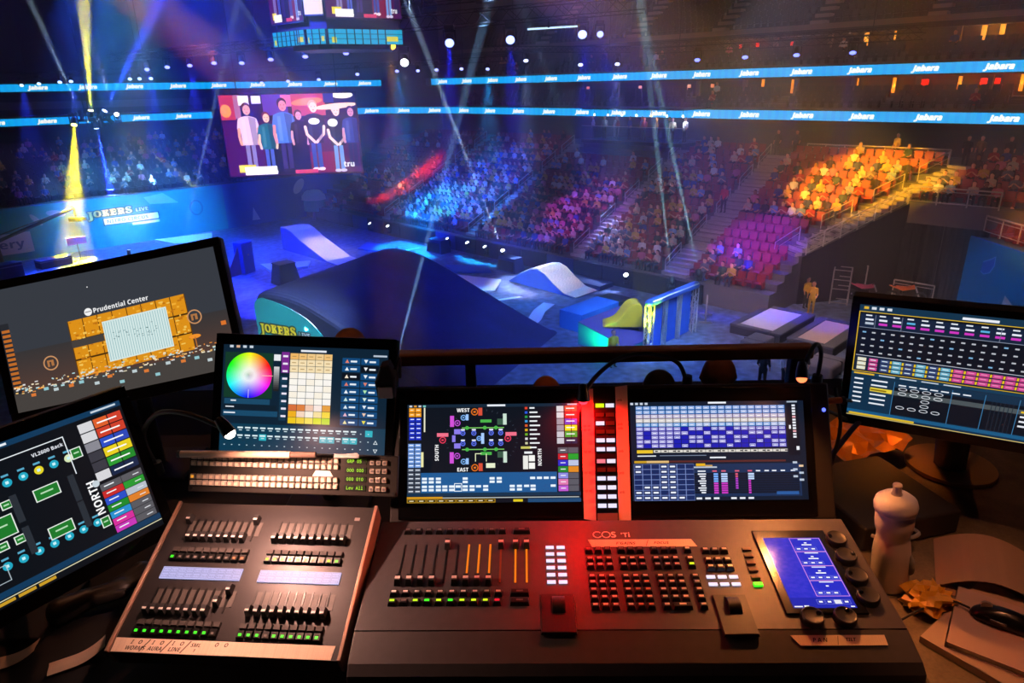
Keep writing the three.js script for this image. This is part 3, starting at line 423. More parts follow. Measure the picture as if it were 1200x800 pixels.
// dirt bikes parked by the cages
function bike(label, s, t, turn, c) {
  const o = at(thing('dirt_bike', label, 'motorbike'), s, t, FY, turn);
  for (const z of [-0.7, 0.7]) { const w = part('wheel', new THREE.TorusGeometry(0.3, 0.06, 6, 16).rotateY(Math.PI / 2).translate(0, 0.36, z), M.black, o); part('hub', cyl(0.05, 0.05, 0.12).rotateZ(Math.PI / 2).translate(0, 0.36, z), M.steel, w); }
  part('frame', [bar(V(0, 0.36, -0.7), V(0, 0.6, 0), 0.05), bar(V(0, 0.6, 0), V(0, 0.95, 0.35), 0.05), box(0.24, 0.34, 0.4, 0, 0.55, 0)], M.darkSteel, o); part('fork', bar(V(0, 0.36, 0.7), V(0, 1.05, 0.4), 0.045), M.steel, o); part('seat', slab([[-0.75, 0.95], [0.1, 0.82], [0.1, 0.9], [-0.75, 1.02]], 0.2).rotateY(-Math.PI / 2).translate(0.1, 0, 0), M.black, o); part('fairing', slab([[-0.9, 1.0], [-0.2, 0.75], [0.4, 0.9], [0.35, 1.1], [0, 0.98]], 0.26, 0.02).rotateY(-Math.PI / 2).translate(0.13, 0, 0), c, o); part('handlebar', bar(V(-0.38, 1.15, 0.36), V(0.38, 1.15, 0.36), 0.025), M.black, o);
}
bike('orange and white dirt bike parked before the tunnel', -10.4, 42.1, 1.2, std(0xe8703a)); bike('pink and white dirt bike parked beside the orange one', -12.2, 41.0, 0.9, std(0xd8507a));
// dark drape closing the slanted end of the stand
{ const o = thing('tunnel_side_drape', 'black drape under the sloping railing at the end of the stand', 'curtain', W(sEnd(38) + 0.12, 38, FY), Math.PI / 4 - 0.54); part('drape', slab([[0, 0.02], [0, 2.75], [6.6, 5.35], [6.6, 0.02]], 0.05), std(0x211d22, { roughness: 0.95 }), o); part('hem', box(6.6, 0.08, 0.08, 3.3, 0.04, 0.05), M.black, o); }
// glass booth on the concourse
{ const o = at(thing('glass_booth', 'glass-fronted viewing booth on the concourse above the blue crowd', 'booth'), -37.8, 46.5, -2.75);
  part('floor_slab', box(4, 0.25, 9.6, 2, 0.1, 4.8), M.darkSteel, o); for (let i = 0; i < 6; i++) part('glass_panel', box(0.03, 1.05, 1.56, 0, 0.78, 0.8 + i * 1.6), new THREE.MeshPhysicalMaterial({ color: 0xbfe6ff, transmission: 1, roughness: 0.05, thickness: 0 }), o); part('top_rail', bar(V(0, 1.32, 0), V(0, 1.32, 9.6), 0.03), M.rail, o);
  for (let i = 0; i < 7; i++) { const z = 0.6 + i * 1.4; const b = part('booth_lamp', new THREE.SphereGeometry(0.09, 10, 8).translate(0.9, 2.15, z), glow(i % 3 === 1 ? 0xffb060 : 0xffffff, 4), o); part('lamp_stem', bar(V(0.9, 2.2, z), V(0.9, 2.6, z), 0.02), M.black, b); } part('roof_edge', box(4, 0.12, 9.6, 2, 2.65, 4.8), M.darkSteel, o);
  for (let i = 0; i < 11; i++) standing(W(-37.3 + i * 0.85, 47.4 + (i % 3) * 0.45, -2.5), -0.8 + rr(-0.9, 0.9), TOPS[i % 10][1], '#1c1c22', `guest in a ${TOPS[i % 10][0]} top standing in the glass booth`, 'guests in the glass booth');
  for (const i of [1, 4, 6]) { const l = new THREE.PointLight(i === 4 ? 0xffb060 : 0xcfe4ff, 9); l.name = 'booth_light'; l.position.copy(W(-37.8 + 0.6 + i * 1.4, 47.4, -2.75 + 2.0)); l.castShadow = true; scene.add(l); } }

// ---------- video wall and centre scoreboard ----------
const videoTex = canvasTex(1024, 620, (x, w, h) => {
  x.scale(w / 1040, h / 635); x.translate(-60, -100);
  x.fillStyle = '#1a0f38'; x.fillRect(0, 0, 1200, 900);
  const blob = (c, cx, cy, rx, ry, a = 0) => { x.fillStyle = c; x.beginPath(); x.ellipse(cx, cy, rx, ry, a, 0, 7); x.fill(); };
  x.fillStyle = '#c2334a'; x.fillRect(60, 100, 110, 190); blob('#ff9a3c', 100, 220, 40, 50); x.fillStyle = '#b06a86'; x.fillRect(165, 100, 45, 180); x.fillStyle = '#5a2aa8'; x.fillRect(380, 100, 190, 160); x.fillStyle = '#e06aa6'; x.fillRect(520, 105, 90, 90); x.fillStyle = '#c33f5c'; x.fillRect(600, 100, 260, 170);
  blob('#ff8a4a', 720, 160, 120, 28, -0.1); blob('#ffd9c0', 940, 200, 170, 22, -0.08); blob('#fff0e6', 1000, 115, 85, 26); x.fillStyle = '#1b2a8c'; x.fillRect(850, 100, 80, 70); x.fillStyle = '#f4e9ff'; x.fillRect(200, 105, 80, 75); x.fillRect(300, 108, 70, 60);
  x.fillStyle = '#4a1048'; x.fillRect(60, 300, 1040, 435); x.fillStyle = '#7a1238'; x.fillRect(660, 560, 280, 170); x.fillStyle = '#120a2c'; x.fillRect(380, 430, 320, 300);
  const man = (cx, top, s, skin, hair, shirt, legs, shoe, bare) => {
    x.fillStyle = legs; x.fillRect(cx - 42 * s, top + 290 * s, 34 * s, 250 * s); x.fillRect(cx + 4 * s, top + 290 * s, 34 * s, 250 * s); blob(shoe, cx - 22 * s, top + 545 * s, 28 * s, 14 * s); blob(shoe, cx + 26 * s, top + 545 * s, 28 * s, 14 * s);
    x.fillStyle = shirt; x.beginPath(); x.moveTo(cx - 70 * s, top + 110 * s); x.quadraticCurveTo(cx, top + 70 * s, cx + 70 * s, top + 110 * s); x.lineTo(cx + 60 * s, top + 330 * s); x.lineTo(cx - 60 * s, top + 330 * s); x.fill();
    x.lineCap = 'round'; for (const q of [-1, 1]) { x.strokeStyle = shirt; x.lineWidth = 32 * s; x.beginPath(); x.moveTo(cx + q * 60 * s, top + 122 * s); x.lineTo(cx + q * 74 * s, top + 190 * s); x.stroke(); x.strokeStyle = skin; x.lineWidth = 22 * s; x.beginPath(); x.moveTo(cx + q * 75 * s, top + 196 * s); x.lineTo(cx + q * (bare ? 66 : 80) * s, top + 258 * s); x.lineTo(cx + q * (bare ? 8 : 70) * s, top + 322 * s); x.stroke(); }
    x.fillStyle = 'rgba(10,0,40,0.28)'; x.beginPath(); x.moveTo(cx + 10 * s, top + 95 * s); x.lineTo(cx + 66 * s, top + 112 * s); x.lineTo(cx + 58 * s, top + 330 * s); x.lineTo(cx + 22 * s, top + 330 * s); x.fill(); x.fillStyle = 'rgba(255,255,255,0.16)'; x.fillRect(cx - 46 * s, top + 120 * s, 26 * s, 190 * s);
    blob(hair, cx, top + 22 * s, 36 * s, 40 * s); blob(skin, cx + 4 * s, top + 42 * s, 29 * s, 40 * s); blob('rgba(60,10,40,0.5)', cx - 8 * s, top + 36 * s, 5 * s, 4 * s); blob('rgba(60,10,40,0.5)', cx + 16 * s, top + 36 * s, 5 * s, 4 * s); blob('rgba(120,20,50,0.5)', cx + 4 * s, top + 62 * s, 10 * s, 4 * s); };
  man(250, 175, 0.95, '#f0a890', '#5a2a2a', '#ecc6dc', '#8a7cae', '#d8c8e0'); man(390, 245, 0.85, '#f4c6b0', '#7a2a4a', '#1f6a80', '#4a5cc0', '#e0d0e8'); man(525, 145, 1.02, '#f08ca0', '#3a1030', '#4a78d8', '#3a2468', '#201030'); man(640, 235, 0.8, '#e8a0b8', '#5a2040', '#180c30', '#160c30', '#201030');
  man(760, 165, 0.98, '#ffd9c4', '#e8b090', '#120c1e', '#2a4c9c', '#f0dce4', true); blob('#f4f2f4', 760, 315, 44, 26); man(935, 200, 0.95, '#ffd9cc', '#f0d0c4', '#120e20', '#6a94d0', '#d0c8e0', true); blob('#e8f0e4', 905, 330, 40, 32); man(1050, 215, 0.85, '#d890b0', '#3a2050', '#2a3a8c', '#1c1c48', '#202048');
  x.fillStyle = '#f6e23a'; x.fillRect(138, 645, 130, 60); x.fillStyle = '#fdfcf6'; x.fillRect(180, 662, 250, 66); x.fillStyle = '#d83a5a'; x.fillRect(570, 700, 180, 30);
  x.fillStyle = '#ffffff'; x.font = 'bold 62px sans-serif'; x.fillText('tru', 960, 690);
});
const screenMat = (t, k = 1) => glow(0xffffff, k, { emissiveMap: t, roughness: 0.3 });
{
  const o = thing('video_wall', 'large hanging video screen showing a group of people on stage', 'video screen', V(-18.3, -5.15, -60.5), 0.22);
  part('cabinet', box(11.2, 6.75, 0.4, 0, 3.35, -0.22), M.black, o); const f = part('screen_face', new THREE.PlaneGeometry(10.9, 6.5), screenMat(videoTex, 1.6), o); f.position.set(0, 3.35, 0.0);
  for (const x of [-4, 4]) part('hanging_cable', bar(V(x, 6.6, -0.2), V(x, 28, -0.2), 0.04), M.black, o); panelLight('video_wall_light', f, 10.9, 6.5, 0xd080ff, 0.25, 0.03);
}
{
  const o = thing('scoreboard', 'centre-hung scoreboard with video faces and a cyan ring', 'scoreboard', V(-8.8, 3.7, -40.6), 0.0);
  const plan = [[-3.6, 0.8], [-1.25, 2.85], [-0.25, 3.0], [3.4, 1.3], [3.0, -2.4], [-3.2, -2.6]], cut = plan.map(([a, b]) => [a * 0.93, b * 0.93]);
  part('core', slab(cut.map(([a, b]) => [a, -b]), 5.5).rotateX(-Math.PI / 2).translate(0, 0.9, 0), M.black, o); part('lower_core', slab(cut.map(([a, b]) => [a * 0.8, -b * 0.8]), 1.0).rotateX(-Math.PI / 2), M.darkSteel, o);
  const face = (i, y, h, m, name, k = 1) => { const a = V(plan[i][0], 0, plan[i][1]), b = V(plan[(i + 1) % 6][0], 0, plan[(i + 1) % 6][1]), L = a.distanceTo(b), p = part(name, box(L * 0.97, h, 0.14), M.black, o); p.position.copy(a.add(b).multiplyScalar(0.5 * k)); p.position.y = y; p.rotation.y = Math.atan2(-(b.z - plan[i][1]), b.x - plan[i][0]); const q = part('screen_face', new THREE.PlaneGeometry(L * 0.95, h * 0.96), m, p); q.position.z = 0.075; return q; };
  face(0, 3.05, 3.6, screenMat(videoTex, 1.2), 'video_face'); face(2, 3.15, 3.6, screenMat(videoTex, 1.2), 'video_face'); face(1, 3.2, 3.4, glow(0xffe2a0, 1.1), 'advert_face');
  const ring = canvasTex(256, 64, (x, w, h) => { x.fillStyle = '#19b4dc'; x.fillRect(0, 0, w, h); x.fillStyle = '#0d6c94'; for (const q of [0.28, 0.62]) x.fillRect(0, h * q, w, 4); x.fillStyle = '#f2e23c'; x.fillRect(200, 30, 40, 22); x.fillRect(10, 34, 16, 24); });
  for (const i of [0, 1, 2]) { const q = face(i, 0.55, 0.72, screenMat(ring, 0.95), 'ring_face'); for (let k = 0; k < 6; k++) part('slat', bar(V(-1 + k * 0.4, -0.35, 0.12), V(-1 + k * 0.4, 0.35, 0.12), 0.03, 4), M.black, q.parent); }
  for (const x of [-2.5, 2.5]) part('hanging_cable', bar(V(x, 6, 0), V(x, 19.5, 0), 0.05), M.black, o);
}

// ---------- trusses and lamps ----------
function trussRun(label, a, b, w = 0.5) {
  const o = thing('lighting_truss', label, 'truss', a), d = b.clone().sub(a), q = new THREE.Quaternion().setFromUnitVectors(V(0, 1, 0), d.clone().normalize());
  trussPart(o, d.length(), w, V(0, 0, 0), M.darkSteel, q, w);
  for (const k of [0.15, 0.85]) { const p = d.clone().multiplyScalar(k); part('hanging_cable', bar(p, p.clone().add(V(0, 23.5 - a.y - p.y, 0)), 0.025, 4), M.black, o); }
  return o;
}
trussRun('black truss carrying the big blue moving heads', V(-8.3, 5.0, -42.4), V(6.8, 5.45, -37.2), 0.7);
trussRun('long black truss with a row of violet lamps left of the scoreboard', W(-62, 18.8, 4.35), W(-36, 26, 4.7));
trussRun('black truss with violet lamps in front of the suites', W(-29, 42.5, 4.0), W(-12, 42.7, 4.0));
trussRun('thin black truss with small lamps under the upper ribbon', V(-26, 3.4, -66.4), V(0, 4.0, -64.6), 0.4);
trussRun('black truss between the booth and the blue moving heads', V(-1, 4.3, -54.3), V(9, 4.1, -53.9), 0.4);
trussRun('black truss hung in front of the end stand', W(-74, 13.8, 3.2), W(-67, 24.4, 3.7), 0.4);
trussRun('second black truss just above the big blue moving heads', V(-7.6, 6.5, -43.6), V(7.6, 6.9, -38.6), 0.9); trussRun('short black cross truss beside the scoreboard', V(-5.2, 5.9, -44.5), V(-4.4, 5.7, -36), 0.5); trussRun('short black cross truss at the end of the near truss', V(6.2, 6.1, -41.5), V(6.6, 5.9, -35), 0.5); trussRun('high black truss over the middle of the field', W(-62, 16, 13), W(-6, 16, 13), 0.7);
trussRun('high black truss over the near side of the field', W(-56, 6, 15), W(-4, 6, 15), 0.7);
trussRun('black vertical truss pod with beam lamps at the end of the field', V(-34.1, -1.6, -59.1), V(-34.1, 1.3, -59.0), 0.6);
const lampParts = { base: rbox(0.34, 0.16, 0.34, 0.03), yoke: merge([box(0.05, 0.4, 0.12, 0.19, 0, 0), box(0.05, 0.4, 0.12, -0.19, 0, 0), box(0.43, 0.06, 0.14, 0, 0.2, 0)]), head: lathe([[0, -0.22], [0.12, -0.2], [0.15, -0.05], [0.14, 0.12], [0.17, 0.24], [0.15, 0.25]], 14).rotateX(Math.PI / 2), lens: new THREE.CircleGeometry(0.145, 16).translate(0, 0, 0.245) };
const lensMats = new Map(), lensMat = (c, k) => { const key = c + '/' + k; if (!lensMats.has(key)) lensMats.set(key, glow(c, k)); return lensMats.get(key); };
// a moving head: base and yoke hang from (or stand below) the head, which points at its target
function lamp(label, group, p, target, lensColor, k, size = 1, standing = false, light = null) {
  const o = thing('moving_head_lamp', label, 'stage light', p, 0, group), dir = target.clone().sub(p).normalize(), up = standing ? -1 : 1;
  const b = part('base', lampParts.base, M.black, o); b.position.y = up * 0.36 * size; b.scale.setScalar(size);
  const y = part('yoke', lampParts.yoke, M.black, o); y.position.y = up * 0.06 * size; y.scale.set(size, size * up, size); y.rotation.y = Math.atan2(dir.x, dir.z);
  const h = part('head', lampParts.head, M.black, o); h.scale.setScalar(size); h.quaternion.setFromUnitVectors(V(0, 0, 1), dir); part('lens', lampParts.lens, lensMat(lensColor, k), h);
  if (light) { const [c, I, half, pen = 0.3, rad = 4] = light; spot('lamp_light', p.clone().addScaledVector(dir, 0.3 * size), target, c, I, half, pen, rad); }
  return o;
}
const BLUE = 0x1633ff, CYAN = 0x18a0ff, WHT = 0xbfe4ff, YEL = 0xffe400, AMB = 0xffa018, MAG = 0x9018ff, PINK = 0xffb6c8;
// big blue heads on the near truss
lamp('big blue moving head on the near truss, closest to the scoreboard', 'big blue moving heads', V(-3.0, 4.1, -39.3), V(-1.6, FY, -13), 0x8fa0ff, 4, 1.6, false, [0x1822ff, 4200 * WASH, 0.09, 0.8]);
lamp('big blue moving head in the middle of the near truss', 'big blue moving heads', V(0.2, 4.2, -39.3), V(0.4, FY, -13), 0x8fa0ff, 4, 1.6, false, [0x1822ff, 4200 * WASH, 0.09, 0.8]);
lamp('big blue moving head next to the bright tube on the near truss', 'big blue moving heads', V(4.0, 4.4, -39.4), V(2.4, FY, -13), 0x8fa0ff, 4, 1.6, false, [0x1822ff, 4200 * WASH, 0.09, 0.8]);
lamp('tilted blue moving head at the end of the near truss', 'big blue moving heads', V(4.9, 4.35, -39.2), V(4.6, FY, -14), 0x8fa0ff, 3, 1.2, false, [0x1822ff, 2200 * WASH, 0.09, 0.8]);
{ const o = thing('tube_light', 'slim white tube light clamped to the near truss', 'light tube', V(2.2, 4.55, -38.9)); part('tube_glow', bar(V(-1.1, -0.05, 0), V(1.5, 0.05, 0), 0.05), glow(0xbfe0ff, 1.6), o); part('clamp', box(0.1, 0.4, 0.1, 0, 0.2, 0), M.black, o); }
lamp('amber moving head beside the scoreboard ring', null, V(-6.7, 4.2, -43.6), V(-3.0, FY, -14), 0xffc030, 5, 1.4, false, [AMB, 900 * BEAM, 0.06, 0.7]);
lamp('white moving head below the amber one', null, V(-6.0, 3.3, -43.3), V(-2.6, FY, -14), 0xeafcff, 6, 1.6, false, [WHT, 300 * BEAM, 0.05, 0.7]);
for (const [x, y, z, l] of [[-4.7, 5.6, -41, 'beside the scoreboard'], [-1.4, 5.85, -40, 'between the first two blue heads'], [2.6, 6, -38.7, 'above the white tube light'], [6.4, 6.2, -37.6, 'at the end of the near truss']]) { const o = thing('chain_hoist', 'black chain hoist motor ' + l, 'hoist', V(x, y, z)); part('motor_body', rbox(0.5, 0.7, 0.45, 0.06, 0, 0.5, 0), M.black, o); part('chain_bag', frustum(0.3, 0.3, 0.4, 0.4, 0.45), M.black, o); part('chain', bar(V(0, 0.8, 0), V(0, 23.4 - y, 0), 0.03, 4), M.darkSteel, o); }
// rows of small lamps
const row = (where, list, color, k, size, light) => list.forEach(([x, y, z], i) => lamp(`small ${color[0]} lamp ${where}`, 'small lamps ' + where, V(x, y, z), V(x * 0.82, FY, z * 0.8), color[1], k, size, false, light && i % light[3] === 0 ? light.slice(0, 3) : null));
row('on the truss left of the scoreboard', [[-26.9, 3.6, -55.1], [-24.9, 3.7, -54.1], [-22.8, 3.75, -53.1], [-20.6, 3.85, -52], [-17.9, 3.75, -49.9], [-15.6, 3.9, -48.9], [-12.7, 3.95, -46.7], [-9.9, 4.05, -45.7]], ['violet', 0x8a8cff], 3.2, 1.2, [0x2a30ff, 2600 * WASH, 0.16, 2]);
row('on the truss before the end stand', [[-41.3, 2.7, -62.3], [-39.8, 2.8, -62.3], [-38, 2.9, -62.3], [-37.1, 2.95, -62.4], [-33.2, 3.1, -64.6], [-32.3, 3.1, -64.5], [-31.3, 3.1, -64.5]], ['white', 0xa8ccff], 3.5, 1.1, [0x2040ff, 1800 * WASH, 0.16, 3]);
row('along the thin truss under the upper ribbon', [[-22.3, 2.6, -66.5], [-19.9, 2.7, -66.5], [-17.1, 2.8, -66.5], [-13.6, 3.2, -66.7], [-10, 3.4, -66.8], [-8.1, 3.4, -66.8], [-6.4, 3.45, -66.8], [-4, 3.45, -64.7], [-1.7, 3.4, -64.7]], ['pale blue', 0x98a0ff], 3, 1.2, [CYAN, 2500 * WASH, 0.16, 4]);
row('on the short truss above the booth', [[1.4, 3.7, -54.1], [5.4, 3.35, -54], [8.1, 3.35, -54]], ['white', 0xb8c4ff], 4, 1.2, [0x8fb0ff, 1500 * WASH, 0.14, 2]);
row('on the truss in front of the suites', [[12.3, 3.35, -47.6], [14.7, 3.4, -45.5], [17, 3.4, -43.3], [19.3, 3.4, -41.2]], ['violet', 0x6070ff], 4, 1.2, [0x2030ff, 500 * WASH, 0.12, 1]);
// the pod of beam lamps at the end of the field
const pod = (x, y) => V(-34.1 + x, -0.1 + y, -58.7);
lamp('yellow beam lamp on the pod pointing down', 'beam lamps on the pod', pod(-1.3, -0.2), V(-33.4, FY, -51.4), 0xfff27a, 9, 1.5, false, [YEL, 15000 * BEAM, 0.13, 0.9]);
lamp('yellow beam lamp on the pod pointing up', 'beam lamps on the pod', pod(0.2, 0.3), V(-29.5, 14, -55), 0xfff27a, 9, 1.3, true, [0xf0e800, 22000 * BEAM, 0.07, 0.8]);
lamp('blue beam lamp on the pod pointing down', 'beam lamps on the pod', pod(0.4, -0.5), V(-33.0, -9, -57.5), 0xcfd8ff, 9, 1.3, false, [0x1c34ff, 70000 * BEAM, 0.055, 0.7]);
lamp('blue beam lamp on the pod pointing up', 'beam lamps on the pod', pod(1.2, 0.3), V(-24.5, 10, -57), 0xcfd8ff, 9, 1.3, true, [0x1a3cff, 26000 * BEAM, 0.06, 0.7]);
lamp('white beam lamp on the pod pointing up', 'beam lamps on the pod', pod(-0.6, 0.3), V(-37, 12, -58), 0xf4fbff, 9, 1.3, true, [WHT, 5000 * BEAM, 0.04, 0.5]);
lamp('pale beam lamp on the pod pointing down to the wall', 'beam lamps on the pod', pod(0.9, -0.4), V(-29.6, -8, -61.5), 0xf4fbff, 8, 1.3, false, [0x9fd0e8, 9000 * BEAM, 0.03, 0.5]);
lamp('dim yellow beam lamp on the pod pointing aside', 'beam lamps on the pod', pod(1.6, -0.2), V(-28.6, -5.6, -62), 0xfff6b0, 8, 1.2, false, [0xf0e040, 9000 * BEAM, 0.03, 0.5]);
lamp('spare white beam lamp on the pod', 'beam lamps on the pod', pod(2.3, 0.1), V(-28, 6, -50), 0xf4fbff, 8, 1.2, true, [WHT, 2500 * BEAM, 0.04, 0.5]);
// floor lamps shooting thin beams upward
const FL = 'white floor beam lamps along the barrier';
for (const [s, t, to, I, txt] of [[-50.9, 33.7, null, 0, 'farthest up the barrier'], [-48.7, 34.0, V(-16.5, 4.5, -52), 26000, 'by the white floor strip'], [-40.7, 33.9, null, 0, 'beside the blue loudspeaker wedge'], [-38.4, 33.9, V(-8, 4, -47), 1500, 'between the two loudspeaker wedges'], [-36.4, 33.9, null, 0, 'close to the wide grey-blue board'], [-34.6, 33.9, V(-4.6, 4.5, -39.0), 42000, 'before the second loudspeaker wedge'], [-24.0, 34.2, V(4.2, -3, -36), 6000, 'near the steel gate']])
  lamp('white floor beam lamp at the barrier ' + txt, FL, W(s, t, FY + 0.75), to || W(s - 2, t - 6, 0), 0xf6fcff, 8, 1.0, true, to && [WHT, I * BEAM, 0.011, 0.3, 2]);
const GATE = 'white beam lamps on the gate header';
lamp('white beam lamp on the far end of the gate header', GATE, W(-16.5, 29.6, -7.05), V(10.6, 5, -56), 0xf6fcff, 8, 0.8, true, [0xa8f0ff, 16000 * BEAM, 0.015, 0.6, 2]);
lamp('white beam lamp in the middle of the gate header', GATE, W(-16.7, 27.5, -7.05), V(9.4, 6, -52), 0xf6fcff, 8, 0.8, true, [0xa8f0ff, 12000 * BEAM, 0.016, 0.6, 2]);
lamp('white beam lamp in front of the landing ramp', null, V(-5.05, -9.9, -24.0), V(-1.9, 2.2, -37), 0xf6fcff, 8, 1.0, true, [0x90c8ff, 20000 * BEAM, 0.014, 0.3, 2]);
lamp('white beam lamp beside the printed ramp sheet', null, V(-8.55, -9.9, -25.6), V(-11.7, 3, -44), 0xf6fcff, 8, 1.0, true, [0x90c8ff, 12000 * BEAM, 0.012, 0.3, 2]);
lamp('white beam lamp on the floor left of the road case', null, V(-26.3, -9.9, -54), V(-20.8, 1.5, -52), 0xf6fcff, 8, 1.0, true, [0xb0d8ff, 18000 * BEAM, 0.014, 0.3, 2]);
lamp('pale floor lamp inside the blue floor wash', null, V(-29.8, -9.9, -52.6), V(-29.6, -6, -53), 0xf6fcff, 6, 0.8, true, [0x60a0ff, 60 * BEAM, 0.05, 0.5]);
lamp('yellow floor lamp at the foot of the steel gate', null, W(-16.4, 25.2, FY + 0.4), W(-16.9, 26.0, -7.6), 0xf4ff60, 4, 0.7, true, [0xe8ff10, 60 * BEAM, 0.35, 0.6]);
lamp('teal floor lamp before the teal wedge', null, W(-17.6, 23.6, FY + 0.4), W(-19.6, 25.6, -9.4), 0x60ffc8, 3, 0.7, true, [0x10ff9a, 5 * BEAM, 0.5, 0.6]);
// washes hung from the high trusses
const wash = (txt, s, t, y, to, c, I, half, pen = 0.6) => lamp('wash lamp on a high truss ' + txt, 'wash lamps on the high trusses', W(s, t, y), to, c, 4, 1.2, false, [c, I * WASH, half, pen, 8]);
wash('turned on the printed ramp sheet', -4, 6, 14.2, V(-9.6, -8, -28.2), 0xd0ecff, 3200, 0.1);
wash('turned on the near floor', -14, 16, 12.2, W(-18, 26), 0x7098ff, 800, 0.42); wash('turned on the landing ramp', -24, 16, 12.2, W(-30, 22), 0x2840e0, 500, 0.5); wash('turned on the tan box jump', -34, 16, 12.2, W(-31, 29.5), 0x58a8ff, 1500, 0.3); wash('turned white on the domed kiosk', -52, 16, 12.2, W(-61.6, 34.4, -8.4), 0xe8f4ff, 1300, 0.045); wash('turned white on the far kicker ramp', -38, 16, 12.2, W(-46.5, 26.6, -9.5), 0xd4ccff, 1500, 0.1); wash('turned on the steel gate', -4, 16, 12.2, W(-17.6, 27, -9), 0x90c0ff, 1700, 0.15); wash('turned white on the tan box jump', -30, 16, 12.2, W(-28.6, 30.6), 0xffe8d8, 1500, 0.12); wash('turned on the far floor', -44, 16, 12.2, W(-46, 24), 0x1c3cff, 2600, 0.48); wash('turned on the end of the floor', -58, 16, 12.2, W(-56, 18), 0x2858ff, 2400, 0.5); wash('turned on the end banner wall', -46, 16, 12.2, W(-64, 19, -8), 0x58b8ff, 3400, 0.3); wash('turned white on the show title', -40, 16, 12.2, W(-64, 18, -8.2), 0xffe8e0, 3600, 0.08);
wash('turned on the blue crowd', -41, 6, 14.2, W(-44, 39, -7), 0x1848ff, 12000, 0.17); wash('turned on the middle of the blue crowd', -35, 6, 14.2, W(-35, 38, -7), 0x2030ff, 8500, 0.15); wash('turned cyan on the blue crowd', -46, 6, 14.2, W(-45, 37, -8), 0x20b8ff, 10000, 0.09);
wash('turned amber on the far block', -49, 6, 14.2, W(-54.5, 40.5, -6.5), 0xff6a10, 15000, 0.11, 0.5); wash('turned yellow on the right block', -25, 6, 14.2, W(-14.6, 44.9, -4.2), 0xffb000, 13000, 0.09, 0.5); wash('turned yellow on the stairs', -21, 6, 14.2, W(-11.2, 45.5, -4.0), 0xffc000, 6000, 0.045, 0.5); wash('turned yellow on the corner stand', -11, 6, 14.2, V(27.6, -5.0, -32.4), 0xffa400, 3600, 0.1, 0.6);
wash('turned violet on the front rows', -17, 6, 14.2, W(-17.6, 38.4, -7.2), 0x5410ff, 11000, 0.075, 0.5); wash('turned magenta on the middle block', -30, 6, 14.2, W(-31, 39, -7), 0xb040ff, 2200, 0.11);
wash('turned pink on the long stand', -38, 6, 14.2, W(-32, 41, -6), 0xd0a0ff, 420, 0.4); wash('turned pink on the right stand', -19, 6, 14.2, W(-20, 41, -6), 0xffa8b0, 380, 0.36); wash('turned warm on the trampolines', -8, 16, 12.2, W(-12.5, 36), 0xffd0c0, 700, 0.32); wash('turned blue on the corner banner', -6, 16, 12.2, V(25, -8.4, -33), 0x60b0ff, 900, 0.14); wash('turned warm on the suites', -13, 6, 14.2, W(-12, 53, 4), 0xff9050, 420, 0.36); wash('turned violet on the far suites', -43, 6, 14.2, W(-42, 52, 3), 0x6038d0, 480, 0.3); wash('turned violet on the end stand', -52, 6, 14.2, W(-70, 20, -4), 0x5a4ac8, 450, 0.4);
// lamps of the suites, and tall columns whose warm light is painted as glow
const lampAndColumn = (s, t, y, c, w, h, k, label, group, pw) => { const o = thing('suite_lamp_and_column', label, 'wall lamp', W(s, t, y), ARENA_TURN, group); part('back_plate', box(w + 0.06, h + 0.06, 0.05), M.black, o); part('lamp_and_column_glow', rbox(w, h, 0.1, 0.03, 0, 0, 0.06), glow(c, k), o); if (pw) { const l = new THREE.PointLight(c, pw); l.name = 'suite_glow_light'; l.position.copy(W(s, t - 0.35, y)); l.castShadow = true; scene.add(l); } };
for (const [s, y] of [[-5.6, 1.35], [-9.4, 1.4], [-12.8, 1.35], [-16.8, 1.35], [-19.3, 1.35], [-24, 1.35], [-26.4, 1.4]]) lampAndColumn(s, 55.05, y, 0xff9020, 0.22, 1.0, 1.3, 'tall column in the lower suites with warm light painted as glow', 'glowing columns of the lower suites', s > -20 ? 5 : 0);
for (const [s, y, w] of [[-11.4, 1.5, 0.5], [-10.7, 1.5, 0.3], [-14.9, 1.5, 0.5], [-7.9, 1.6, 0.25], [-7.2, 1.6, 0.25]]) lampAndColumn(s, 55.05, y, 0xff1808, w, 0.4, 1.6, 'red wall lamp in the lower suites', 'red lamps of the lower suites', 3);
for (const [s, y, w] of [[-29, 4.4, 0.3], [-27.6, 4.5, 0.25], [-24.6, 4.4, 0.6], [-9.2, 4.6, 0.5], [-5, 5, 0.25], [-4.2, 5, 0.25]]) lampAndColumn(s, 55.9, y, 0xff2008, w, 0.35, 1.5, 'red wall lamp in the upper suites', 'red lamps of the upper suites', 3);
for (const [s, y] of [[-19.4, 4.5], [-17.6, 4.4], [-12.2, 4.5], [-11.2, 4.6]]) lampAndColumn(s, 55.9, y, 0xffa030, 0.3, 1.0, 1.1, 'tall column in the upper suites with warm light painted as glow', 'glowing columns of the upper suites', 4);
for (const [s, y, c] of [[-44, 1.35, 0xff8040], [-38, 1.35, 0xffa080], [-33, 1.4, 0xffb090], [-30.8, 1.4, 0xff9060]]) lampAndColumn(s, 55.05, y, c, 0.3, 0.45, 1.2, 'small orange wall lamp in the far lower suites', 'orange lamps of the far suites');

